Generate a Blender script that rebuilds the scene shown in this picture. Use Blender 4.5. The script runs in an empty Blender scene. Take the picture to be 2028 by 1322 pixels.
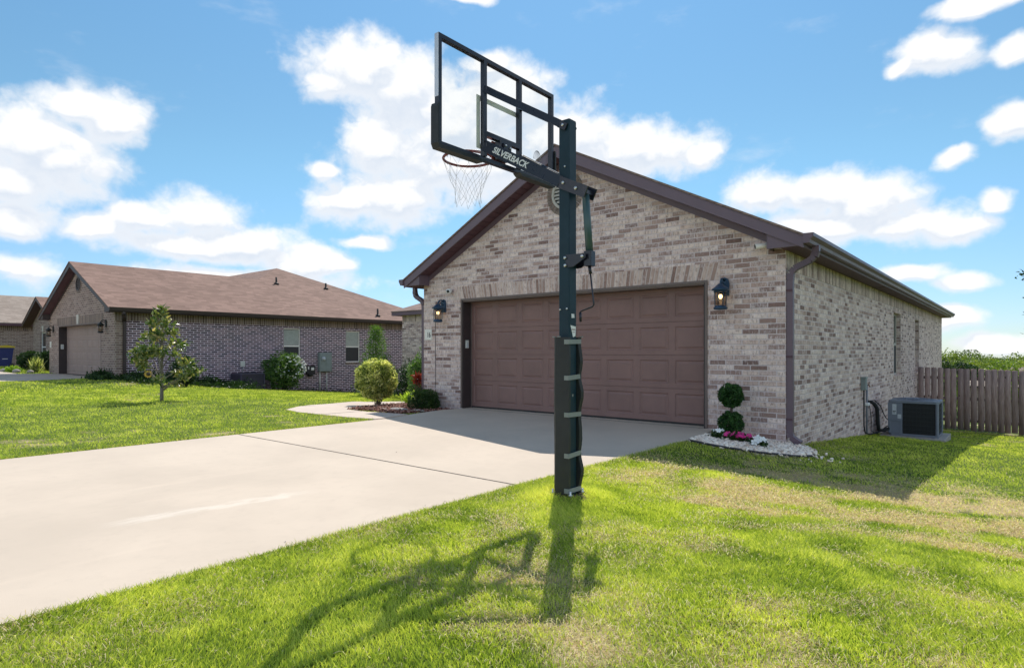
import bpy, math, random
import numpy as np
from mathutils import Vector, Matrix, noise as mnoise
R = math.radians
scene = bpy.context.scene
COL = scene.collection
rng = np.random.default_rng(7)
random.seed(7)

# ------------------------------------------------------------------ materials
def newmat(name):
    m = bpy.data.materials.new(name); m.use_nodes = True
    nt = m.node_tree; nt.nodes.clear()
    out = nt.nodes.new('ShaderNodeOutputMaterial')
    return m, nt, out

class NT:
    """small node-tree writer"""
    def __init__(s, nt): s.nt = nt
    def n(s, t, **kw):
        nd = s.nt.nodes.new(t)
        for k, v in kw.items(): setattr(nd, k, v)
        return nd
    def set(s, sock, v):
        if hasattr(v, 'is_output') or isinstance(v, bpy.types.NodeSocket): s.nt.links.new(v, sock)
        else:
            if isinstance(v, (tuple, list)) and len(v) == 3 and sock.type == 'RGBA': v = (*v, 1)
            sock.default_value = v
    def m(s, op, a, b=0.0, c=0.0, clamp=False):
        nd = s.n('ShaderNodeMath', operation=op, use_clamp=clamp)
        s.set(nd.inputs[0], a); s.set(nd.inputs[1], b); s.set(nd.inputs[2], c)
        return nd.outputs[0]
    def vm(s, op, a, b=(0, 0, 0), c=(0, 0, 0)):
        nd = s.n('ShaderNodeVectorMath', operation=op)
        s.set(nd.inputs[0], a); s.set(nd.inputs[1], b); s.set(nd.inputs[2], c)
        return nd.outputs[1] if op in ('LENGTH', 'DOT_PRODUCT', 'DISTANCE') else nd.outputs[0]
    def mix(s, f, a, b, mode='MIX'):
        nd = s.n('ShaderNodeMix', data_type='RGBA', blend_type=mode)
        s.set(nd.inputs[0], f); s.set(nd.inputs[6], a); s.set(nd.inputs[7], b)
        return nd.outputs[2]
    def noise(s, v, scale, detail=3, rough=.5, col=False):
        nd = s.n('ShaderNodeTexNoise'); s.set(nd.inputs['Vector'], v)
        s.set(nd.inputs['Scale'], scale); nd.inputs['Detail'].default_value = detail; nd.inputs['Roughness'].default_value = rough
        return nd.outputs[1 if col else 0]
    def ramp(s, f, stops, mode='LINEAR'):
        nd = s.n('ShaderNodeValToRGB'); cr = nd.color_ramp; cr.interpolation = mode
        while len(cr.elements) < len(stops): cr.elements.new(.5)
        for e, (p, c) in zip(cr.elements, stops): e.position = p; e.color = (*c, 1)
        s.set(nd.inputs[0], f); return nd.outputs[0]
    def sstep(s, x, a, b):
        nd = s.n('ShaderNodeMapRange', interpolation_type='SMOOTHSTEP')
        s.set(nd.inputs[0], x); s.set(nd.inputs[1], a); s.set(nd.inputs[2], b)
        return nd.outputs[0]
    def sep(s, v):
        nd = s.n('ShaderNodeSeparateXYZ'); s.set(nd.inputs[0], v); return nd.outputs
    def comb(s, x=0., y=0., z=0.):
        nd = s.n('ShaderNodeCombineXYZ'); s.set(nd.inputs[0], x); s.set(nd.inputs[1], y); s.set(nd.inputs[2], z)
        return nd.outputs[0]
    def pos(s): return s.n('ShaderNodeNewGeometry').outputs['Position']
    def nrm(s): return s.n('ShaderNodeNewGeometry').outputs['True Normal']
    def attr(s, name): return s.n('ShaderNodeAttribute', attribute_name=name).outputs['Fac']
    def bump(s, h, strength=.3, dist=.01):
        nd = s.n('ShaderNodeBump'); s.set(nd.inputs['Height'], h)
        nd.inputs['Strength'].default_value = strength; nd.inputs['Distance'].default_value = dist
        return nd.outputs[0]
    def pbsdf(s, out, col, rough=.6, metal=0., bump=None, spec=.5, **kw):
        b = s.n('ShaderNodeBsdfPrincipled')
        s.set(b.inputs['Base Color'], col); s.set(b.inputs['Roughness'], rough); s.set(b.inputs['Metallic'], metal)
        s.set(b.inputs['Specular IOR Level'], spec)
        if bump is not None: s.set(b.inputs['Normal'], bump)
        for k, v in kw.items(): s.set(b.inputs[k.replace('_', ' ')], v)
        if out: s.nt.links.new(b.outputs[0], out.inputs[0])
        return b.outputs[0]

def simple(name, col, rough=.5, metal=0., var=.12, scale=6., bump=0., bscale=60., spec=.5):
    m, nt, out = newmat(name); N = NT(nt); p = N.pos()
    f = N.noise(p, scale, 4, .6)
    c = N.mix(N.m('MULTIPLY', N.m('SUBTRACT', f, .3, clamp=True), 1.6, clamp=True),
              tuple(x * (1 - var) for x in col), tuple(min(1, x * (1 + var)) for x in col))
    bp = N.bump(N.noise(p, bscale, 3), bump, .004) if bump else None
    r = N.m('ADD', N.m('MULTIPLY', N.noise(p, scale * 3, 2), .16), rough - .08, clamp=True)
    N.pbsdf(out, c, r, metal, bp, spec)
    return m

def brick_mat(name, stops, mortar, soldier=False, L=.235, H=.0725, mw=.0125, wash=.35, washcol=(.5, .45, .41), fan=None, mortar_var=.25, streak=True, mot=.84, tint=(1., .94, .92)):
    m, nt, out = newmat(name); N = NT(nt)
    p = N.pos(); x, y, z = N.sep(p); nx, ny, nz = N.sep(N.nrm())
    isx = N.m('GREATER_THAN', N.m('ABSOLUTE', nx), .5)
    u = N.m('ADD', N.m('MULTIPLY', isx, y), N.m('MULTIPLY', N.m('SUBTRACT', 1., isx), x))
    # slight hand-laid waviness
    wob = N.m('MULTIPLY', N.m('SUBTRACT', N.noise(p, 1.7, 2), .5), .018)
    v = N.m('ADD', z, wob)
    if fan:
        xc, z0, k = fan
        u = N.m('MULTIPLY', N.m('SUBTRACT', u, xc), N.m('SUBTRACT', 1., N.m('MULTIPLY', N.m('SUBTRACT', z, z0), k)))
    if soldier:
        row = 0.; cu = N.m('DIVIDE', u, H); cw, ch = H, 9.
        col = N.m('FLOOR', cu); fu = N.m('FRACT', cu)
        du = N.m('MULTIPLY', N.m('MINIMUM', fu, N.m('SUBTRACT', 1., fu)), H)
        dist = du
        cell = N.comb(col, 7., 0.)
    else:
        rv = N.m('DIVIDE', v, H); row = N.m('FLOOR', rv); fv = N.m('FRACT', rv)
        off = N.m('MULTIPLY', N.m('FLOORED_MODULO', row, 2.), .5)
        cu = N.m('ADD', N.m('DIVIDE', u, L), off); col = N.m('FLOOR', cu); fu = N.m('FRACT', cu)
        du = N.m('MULTIPLY', N.m('MINIMUM', fu, N.m('SUBTRACT', 1., fu)), L)
        dv = N.m('MULTIPLY', N.m('MINIMUM', fv, N.m('SUBTRACT', 1., fv)), H)
        dist = N.m('MINIMUM', du, dv)
        cell = N.comb(col, row, isx)
    rag = N.m('MULTIPLY', N.m('SUBTRACT', N.noise(p, 45, 2), .5), .006)
    dist = N.m('ADD', dist, rag)
    mm = N.sstep(dist, mw * .35, mw * .75)       # 1 on brick
    wn = N.n('ShaderNodeTexWhiteNoise', noise_dimensions='3D'); N.set(wn.inputs['Vector'], cell)
    base = N.ramp(wn.outputs['Value'], stops, 'LINEAR')
    wn2 = N.n('ShaderNodeTexWhiteNoise', noise_dimensions='3D'); N.set(wn2.inputs['Vector'], N.vm('ADD', cell, (31.3, 17.1, 5.)))
    # tumbled, smeared face: mottling that differs brick by brick
    q = N.vm('ADD', p, N.vm('SCALE', cell, (0, 0, 0))) if False else p
    st = N.noise(N.vm('MULTIPLY', q, (1, 1, .35)), 38, 5, .7) if streak else N.noise(q, 30, 4, .6)
    wfac = N.m('MULTIPLY', N.sstep(st, N.m('SUBTRACT', .62, N.m('MULTIPLY', wn2.outputs['Value'], .3)), .72), wash)
    c = N.mix(wfac, base, washcol)
    dk = N.sstep(N.noise(N.vm('MULTIPLY', N.vm('ADD', p, (9, 3, 1)), (1, 1, .45)), 24, 5, .75), .46, .66)
    c = N.mix(N.m('MULTIPLY', dk, mot), c, tuple(min(1, a * 1.7) for a in stops[0][1]))
    dk2 = N.sstep(N.noise(N.vm('ADD', p, (3, 13, 5)), 5.5, 3, .6), .5, .8)
    c = N.mix(N.m('MULTIPLY', dk2, mot * .5), c, tuple(min(1, a * 2.) for a in stops[0][1]))
    mc = N.mix(N.noise(p, 3, 3), tuple(a * (1 - mortar_var) for a in mortar), mortar)
    # weather staining, broad
    c2 = N.mix(mm, mc, c)
    big = N.noise(N.vm('MULTIPLY', p, (1, 1, .6)), .9, 3)
    c2 = N.mix(N.m('MULTIPLY', big, .12), c2, (.22, .16, .14))
    c2 = N.mix(1., c2, tint, 'MULTIPLY')
    h = N.m('ADD', N.m('MULTIPLY', mm, 1.), N.m('MULTIPLY', st, .5))
    N.pbsdf(out, c2, .88, 0., N.bump(h, .75, .008), .25)
    return m

def shingle_mat(name, c0, c1):
    m, nt, out = newmat(name); N = NT(nt)
    p = N.pos(); x, y, z = N.sep(p); nx, ny, nz = N.sep(N.nrm())
    isx = N.m('GREATER_THAN', N.m('ABSOLUTE', nx), N.m('ABSOLUTE', ny))
    u = N.m('ADD', N.m('MULTIPLY', isx, y), N.m('MULTIPLY', N.m('SUBTRACT', 1., isx), x))
    rv = N.m('DIVIDE', z, .062); row = N.m('FLOOR', rv); fv = N.m('FRACT', rv)
    wr = N.n('ShaderNodeTexWhiteNoise', noise_dimensions='1D'); N.set(wr.inputs['W'], row)
    cu = N.m('ADD', N.m('DIVIDE', u, .3), N.m('MULTIPLY', wr.outputs['Value'], 5.)); col = N.m('FLOOR', cu)
    wn = N.n('ShaderNodeTexWhiteNoise', noise_dimensions='2D'); N.set(wn.inputs['Vector'], N.comb(col, row))
    f = N.m('ADD', N.m('MULTIPLY', wn.outputs['Value'], .55), N.m('MULTIPLY', N.noise(p, 60, 2), .45))
    c = N.mix(f, c0, c1)
    c = N.mix(N.m('MULTIPLY', N.sstep(N.noise(p, .7, 4), .4, .7), .25), c, tuple(a * .7 for a in c0))
    butt = N.m('LESS_THAN', fv, .13)
    c = N.mix(N.m('MULTIPLY', butt, .6), c, tuple(a * .3 for a in c0))
    h = N.m('ADD', N.m('SUBTRACT', 1., fv), N.m('MULTIPLY', wn.outputs['Value'], .4))
    N.pbsdf(out, c, .92, 0., N.bump(h, .6, .006), .2)
    return m

def concrete_mat(name, col, grain=.08, smear=False):
    m, nt, out = newmat(name); N = NT(nt); p = N.pos()
    f = N.noise(p, .55, 5, .6); g = N.noise(p, 9, 5, .65); h = N.noise(p, 160, 3)
    c = N.mix(N.sstep(f, .3, .7), tuple(a * (1 - grain * 1.5) for a in col), tuple(a * (1 + grain * .5) for a in col))
    c = N.mix(N.m('MULTIPLY', N.sstep(g, .48, .75), .32), c, tuple(a * .8 for a in col))
    c = N.mix(N.m('MULTIPLY', N.sstep(N.noise(N.vm('MULTIPLY', p, (3., .35, 1)), 1.2, 4, .6), .6, .72), .3), c, tuple(min(1, a * 1.12) for a in col))
    sp = N.n('ShaderNodeTexVoronoi'); sp.inputs['Scale'].default_value = 4.; N.set(sp.inputs['Vector'], p)
    c = N.mix(N.m('MULTIPLY', N.m('LESS_THAN', sp.outputs['Distance'], .014), .35), c, tuple(a * .45 for a in col))
    c = N.mix(N.m('MULTIPLY', h, .25), c, tuple(a * .8 for a in col))
    if smear:
        px, py, pz = N.sep(p); ty = N.m('DIVIDE', N.m('ADD', py, 7.48), 1.61); lx = N.m('ADD', -2.18, N.m('MULTIPLY', ty, .20))
        wv = N.m('MULTIPLY', N.m('SUBTRACT', N.noise(N.vm('MULTIPLY', p, (.6, 2., 1)), 2.2, 3), .5), .22)
        off = N.m('ABSOLUTE', N.m('SUBTRACT', N.m('ADD', px, wv), lx)); env = N.m('MULTIPLY', N.sstep(ty, 0., .2), N.sstep(ty, 1., .75))
        sf = N.m('MULTIPLY', N.m('MULTIPLY', N.sstep(off, .11, .03), env), N.sstep(N.noise(N.vm('MULTIPLY', p, (6, 1, 1)), 6, 3), .3, .55))
        c = N.mix(N.m('MULTIPLY', sf, .28), c, (.80, .74, .66))
    N.pbsdf(out, c, .85, 0., N.bump(N.m('ADD', h, N.m('MULTIPLY', g, .6)), .25, .003), .3)
    return m

def leaf_mat(name, stops, trans=.35, rough=.5, spec=.35, tcol=1.6):
    m, nt, out = newmat(name); N = NT(nt)
    t = N.attr('tone')
    c = N.ramp(t, stops)
    b = N.pbsdf(None, c, rough, 0., None, spec)
    tr = N.n('ShaderNodeBsdfTranslucent')
    N.set(tr.inputs[0], N.mix(1., c, (tcol, tcol * 1.05, tcol * .5), 'MULTIPLY'))
    mx = N.n('ShaderNodeMixShader'); mx.inputs[0].default_value = trans
    nt.links.new(b, mx.inputs[1]); nt.links.new(tr.outputs[0], mx.inputs[2]); nt.links.new(mx.outputs[0], out.inputs[0])
    return m

M = {}
LIGHTBRICK = [(0, (.19, .125, .11)), (.14, (.34, .24, .21)), (.34, (.54, .41, .365)), (.55, (.72, .58, .52)), (.8, (.83, .70, .63)), (1, (.90, .78, .71))]
M['brick'] = brick_mat('tumbled_brick', LIGHTBRICK, (.84, .75, .76), wash=.75, washcol=(.93, .85, .87))
M['soldier'] = brick_mat('soldier_course_brick', LIGHTBRICK, (.74, .65, .60), soldier=True, H=.078, wash=.7, washcol=(.82, .72, .68))
M['arch'] = brick_mat('lintel_brick', [(0, (.24, .16, .135)), (.25, (.46, .34, .29)), (.6, (.64, .51, .44)), (1, (.80, .68, .61))], (.78, .69, .66), soldier=True, H=.070, wash=.7, washcol=(.88, .78, .76), fan=(-3.64, 2.2, .10))
DARKBRICK = [(0, (.045, .034, .042)), (.3, (.10, .068, .078)), (.6, (.18, .12, .13)), (1, (.30, .21, .215))]
M['nbrick'] = brick_mat('neighbour_brick', DARKBRICK, (.92, .86, .90), wash=.12, washcol=(.40, .31, .32), mw=.021, H=.082, L=.26, mortar_var=.1, mot=.4, tint=(.9, .82, .88))
M['nsoldier'] = brick_mat('neighbour_soldier_brick', [(0, (.10, .075, .065)), (1, (.30, .23, .19))], (.48, .43, .38), soldier=True, H=.095, wash=.3, mw=.02, washcol=(.36, .3, .26))
M['nfront'] = brick_mat('neighbour_front_brick', [(0, (.16, .11, .10)), (.5, (.27, .20, .175)), (1, (.38, .30, .26))], (.56, .50, .45), wash=.25, washcol=(.42, .35, .31), mw=.018, H=.082, L=.26)
M['roof'] = shingle_mat('shingle_roof', (.17, .115, .095), (.33, .235, .20))
M['nroof'] = shingle_mat('neighbour_shingle_roof', (.18, .112, .088), (.335, .215, .172))
M['troof'] = shingle_mat('tan_shingle_roof', (.24, .19, .155), (.40, .335, .285))
M['trim'] = simple('brown_aluminium_trim', (.15, .10, .125), .42, var=.08, scale=2.)
M['trim_d'] = simple('dark_soffit', (.10, .045, .06), .6, var=.1)
M['door'] = simple('painted_garage_door', (.25, .14, .122), .5, var=.16, scale=2.2, bump=.25, bscale=30)
M['ndoor'] = simple('neighbour_garage_door', (.33, .24, .21), .55, var=.08, scale=1.2)
M['jamb'] = simple('dark_jamb_paint', (.05, .035, .035), .5)
M['doorframe'] = simple('garage_door_frame', (.17, .125, .11), .5)
M['seal'] = simple('rubber_seal', (.03, .028, .028), .7)
M['concrete'] = concrete_mat('driveway_concrete', (.565, .472, .38), smear=True)
M['walk'] = concrete_mat('walkway_concrete', (.58, .48, .40))
M['pad'] = concrete_mat('pad_concrete', (.42, .38, .34))
M['joint'] = simple('joint_filler', (.10, .085, .07), .95)
M['pole'] = simple('hoop_pole_powdercoat', (.008, .032, .048), .5, 0., var=.2, scale=8, spec=.3)
M['black'] = simple('hoop_black_frame', (.014, .015, .026), .3, var=.2, scale=9)
M['padding'] = simple('black_pole_padding', (.022, .024, .024), .62, var=.25, scale=5, bump=.3, bscale=25)
M['strap'] = simple('grey_strap', (.25, .265, .25), .7)
M['bolt'] = simple('zinc_bolt', (.75, .75, .75), .3, .8)
M['edgelight'] = simple('edge_light_paint', (.62, .62, .64), .35, .6)  # pale colour standing for light on the black frame's side face
M['rim'] = simple('hoop_rim_paint', (.15, .022, .02), .45)
M['rimplate'] = simple('hoop_plate_paint', (.34, .07, .05), .5)
M['net'] = simple('net_cord', (.55, .55, .57), .8)
M['square'] = simple('shooter_square_paint', (.88, .84, .72), .6)
M['white'] = simple('white_paint', (.80, .79, .77), .5, var=.04)
M['offwhite'] = simple('off_white_plastic', (.66, .65, .60), .5, var=.06)
M['cast'] = simple('cast_stone', (.60, .56, .50), .85, var=.12, scale=18)
M['offcast'] = simple('cream_stone_plaque', (.86, .82, .76), .8, var=.04)
M['emblem'] = simple('etched_emblem', (.30, .30, .33), .6)
M['actuator'] = simple('actuator_tube_grey_green', (.05, .095, .095), .4)
M['ink'] = simple('black_ink', (.02, .02, .02), .6)
M['lantern'] = simple('lantern_blue_black_metal', (.028, .065, .12), .4, .2, var=.2, scale=20)
M['nlantern'] = simple('neighbour_lantern_metal', (.02, .022, .02), .5)
M['vent'] = simple('gable_vent_paint', (.50, .47, .42), .6)
M['wframe'] = simple('window_frame_vinyl', (.88, .84, .78), .5, var=.05)
M['blind'] = simple('window_blind', (.62, .66, .62), .7)
M['screen'] = simple('insect_screen', (.035, .035, .038), .6)
M['fence'] = None
M['acgrey'] = simple('ac_grey_green_metal', (.19, .21, .26), .5, var=.1)
M['acdark'] = simple('ac_coil_dark', (.012, .013, .016), .55)
M['acrail'] = simple('ac_wire_rail', (.025, .028, .033), .5)
M['nacmat'] = simple('neighbour_ac_metal', (.07, .06, .10), .5)
M['label'] = simple('printed_label', (.55, .58, .62), .5, var=.15, scale=40)
M['hose'] = simple('black_pipe_insulation', (.012, .012, .013), .75)
M['pipe'] = simple('grey_conduit', (.16, .18, .22), .5)
M['metergrey'] = simple('meter_box_grey', (.24, .28, .28), .5)
M['brass'] = simple('brass_tap', (.30, .16, .10), .4, .6)
M['binblue'] = simple('recycling_bin_blue', (.035, .045, .17), .45)
M['binyellow'] = simple('bin_lid_yellow', (.62, .46, .03), .5)
M['bark'] = simple('grey_bark', (.23, .20, .17), .9, var=.3, scale=22, bump=.6, bscale=60)
M['barkd'] = simple('brown_bark', (.10, .075, .055), .9, var=.3, scale=22)
M['soil'] = simple('bare_soil', (.13, .085, .06), .95, var=.35, scale=14, bump=.8, bscale=60)
M['plastic_edge'] = simple('bed_edging_plastic', (.045, .04, .05), .6)
M['rock'] = simple('border_rock', (.33, .30, .28), .9, var=.3, scale=15, bump=.5)
M['pink'] = simple('pink_petals', (.75, .03, .25), .6, var=.25, scale=60)
M['whitepetal'] = simple('white_petals', (.82, .82, .78), .6)
M['sunyellow'] = simple('sunflower_petals', (.75, .45, .06), .6)

def glassmat(name, tint=(.95, .97, .97), refl=.12):
    m, nt, out = newmat(name); N = NT(nt)
    t = N.n('ShaderNodeBsdfTransparent'); N.set(t.inputs[0], tint)
    g = N.n('ShaderNodeBsdfGlossy'); N.set(g.inputs['Roughness'], .03)
    lw = N.n('ShaderNodeLayerWeight'); lw.inputs[0].default_value = .5
    f = N.m('ADD', N.m('MULTIPLY', N.m('POWER', lw.outputs['Facing'], 5.), refl * 4), refl * .25, clamp=True)
    mx = N.n('ShaderNodeMixShader'); N.set(mx.inputs[0], f)
    nt.links.new(t.outputs[0], mx.inputs[1]); nt.links.new(g.outputs[0], mx.inputs[2]); nt.links.new(mx.outputs[0], out.inputs[0])
    return m
M['acrylic'] = glassmat('backboard_acrylic', (.97, .98, .98), .06)
M['lglass'] = glassmat('seeded_lantern_glass', (.75, .68, .60), .2)
def winglass():
    m, nt, out = newmat('window_glass'); N = NT(nt)
    N.pbsdf(out, (.02, .024, .026), .06, 0., N.bump(N.noise(N.pos(), 1.5, 2), .05, .01), .8)
    return m
M['wglass'] = winglass()
def bulbmat():
    m, nt, out = newmat('lit_bulb'); N = NT(nt)
    e = N.n('ShaderNodeEmission'); N.set(e.inputs[0], (1., .72, .36)); e.inputs[1].default_value = 2.6
    nt.links.new(e.outputs[0], out.inputs[0]); return m
M['bulb'] = bulbmat()
def fencemat():
    m, nt, out = newmat('weathered_fence_boards'); N = NT(nt); p = N.pos(); x, y, z = N.sep(p)
    bid = N.attr('tone')
    g = N.noise(N.comb(N.m('MULTIPLY', x, 14.), N.m('MULTIPLY', bid, 30.), N.m('MULTIPLY', z, 1.1)), 3.2, 5, .65)
    c = N.ramp(g, [(.2, (.17, .11, .105)), (.5, (.43, .30, .28)), (.85, (.68, .51, .47))])
    c = N.mix(N.m('MULTIPLY', bid, .45), c, (.20, .15, .15))
    st = N.sstep(N.noise(N.vm('MULTIPLY', p, (1, 1, .3)), 1.1, 3), .55, .72)
    c = N.mix(N.m('MULTIPLY', st, .6), c, (.10, .095, .075))
    kn = N.n('ShaderNodeTexVoronoi'); kn.inputs['Scale'].default_value = 2.4; N.set(kn.inputs['Vector'], N.comb(N.m('MULTIPLY', x, 2.), bid, z))
    c = N.mix(N.m('LESS_THAN', kn.outputs['Distance'], .07), c, (.025, .016, .014))
    N.pbsdf(out, c, .9, 0., N.bump(g, .5, .004), .2); return m
M['fence'] = fencemat()

def ground_mat():
    m, nt, out = newmat('lawn_ground'); N = NT(nt); p = N.pos()
    dry = N.attr('dry')
    f1 = N.noise(p, 35, 4, .7); f2 = N.noise(p, 5, 4, .6)
    g = N.mix(f1, (.03, .055, .008), (.14, .19, .03))
    s = N.mix(f1, (.34, .26, .14), (.62, .50, .32))
    c = N.mix(N.sstep(N.m('ADD', dry, N.m('MULTIPLY', N.m('SUBTRACT', f2, .5), .6)), .2, .75), g, s)
    far = N.sstep(N.vm('LENGTH', p), 40., 120.)
    c = N.mix(far, c, (.07, .10, .03))
    N.pbsdf(out, c, .95, 0., N.bump(f1, .8, .02), .15); return m
M['ground'] = ground_mat()
def grass_mat():
    m, nt, out = newmat('grass_blades'); N = NT(nt)
    t = N.attr('tone'); d = N.attr('straw')
    g = N.ramp(t, [(0, (.07, .13, .015)), (.35, (.29, .39, .055)), (.7, (.58, .63, .12)), (1, (.78, .77, .25))])
    s = N.ramp(t, [(0, (.34, .26, .13)), (.5, (.54, .44, .26)), (1, (.74, .64, .43))])
    c = N.mix(d, g, s)
    b = N.pbsdf(None, c, .55, 0., None, .3)
    tr = N.n('ShaderNodeBsdfTranslucent'); N.set(tr.inputs[0], N.mix(1., c, (1.55, 1.55, .75), 'MULTIPLY'))
    mx = N.n('ShaderNodeMixShader'); mx.inputs[0].default_value = .42
    nt.links.new(b, mx.inputs[1]); nt.links.new(tr.outputs[0], mx.inputs[2]); nt.links.new(mx.outputs[0], out.inputs[0])
    return m
M['grass'] = grass_mat()
G = lambda *a: [(i / (len(a) - 1), c) for i, c in enumerate(a)]
M['leaf_mag'] = leaf_mat('magnolia_leaves', G((.03, .07, .02), (.11, .17, .045), (.30, .29, .11), (.56, .42, .22)), .32, .3, .6)
M['leaf_var'] = leaf_mat('variegated_leaves', G((.06, .10, .03), (.24, .29, .08), (.62, .60, .24), (.92, .86, .52)), .42)
M['leaf_dark'] = leaf_mat('dark_green_leaves', G((.010, .028, .008), (.025, .06, .014), (.06, .11, .022)), .2)
M['leaf_box'] = leaf_mat('boxwood_leaves', G((.015, .04, .010), (.04, .085, .018), (.10, .16, .03)), .25)
M['leaf_con'] = leaf_mat('bright_conifer_leaves', G((.03, .08, .02), (.09, .18, .03), (.26, .36, .08)), .35)
M['leaf_hyd'] = leaf_mat('flowering_shrub_leaves', G((.03, .075, .02), (.09, .17, .04), (.22, .33, .09)), .3)
M['leaf_lime'] = leaf_mat('lime_leaves', G((.15, .25, .02), (.32, .45, .04), (.5, .6, .1)), .4)
M['leaf_red'] = leaf_mat('red_leaves', G((.16, .02, .02), (.35, .06, .04)), .3)
M['leaf_far'] = leaf_mat('woodland_leaves', G((.04, .07, .02), (.13, .19, .03), (.26, .33, .05), (.40, .44, .09)), .2)
M['leaf_farb'] = leaf_mat('bright_tree_leaves', G((.07, .12, .02), (.17, .25, .03), (.33, .42, .06)), .3)
M['leaf_topiary'] = leaf_mat('topiary_leaves', G((.010, .035, .008), (.03, .09, .018), (.07, .17, .035)), .15)
M['gravel'] = None
def gravelmat():
    m, nt, out = newmat('white_stones'); N = NT(nt); t = N.attr('tone'); p = N.pos()
    c = N.ramp(t, [(0, (.50, .38, .30)), (.3, (.88, .74, .62)), (1, (1., .91, .79))])
    N.pbsdf(out, c, .8, 0., N.bump(N.noise(p, 120, 3), .4, .004), .3); return m
M['gravel'] = gravelmat()
def mulchmat():
    m, nt, out = newmat('mulch_chips'); N = NT(nt); t = N.attr('tone')
    c = N.ramp(t, [(0, (.07, .03, .02)), (.5, (.20, .08, .055)), (1, (.42, .25, .20))])
    N.pbsdf(out, c, .85, 0., None, .3); return m
M['mulch'] = mulchmat()

# ------------------------------------------------------------------ mesh building
def tag(o, label=None, cat=None, group=None, kind=None):
    if label: o['label'] = label
    if cat: o['category'] = cat
    if group: o['group'] = group
    if kind: o['kind'] = kind
    return o

def thing(name, label, cat, loc=(0, 0, 0), group=None):
    o = bpy.data.objects.new(name, None); COL.objects.link(o); o.location = loc; o.empty_display_size = .1
    return tag(o, label, cat, group)

def rootloc(o):
    v = Vector((0, 0, 0))
    while o is not None: v += o.location; o = o.parent
    return v

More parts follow.
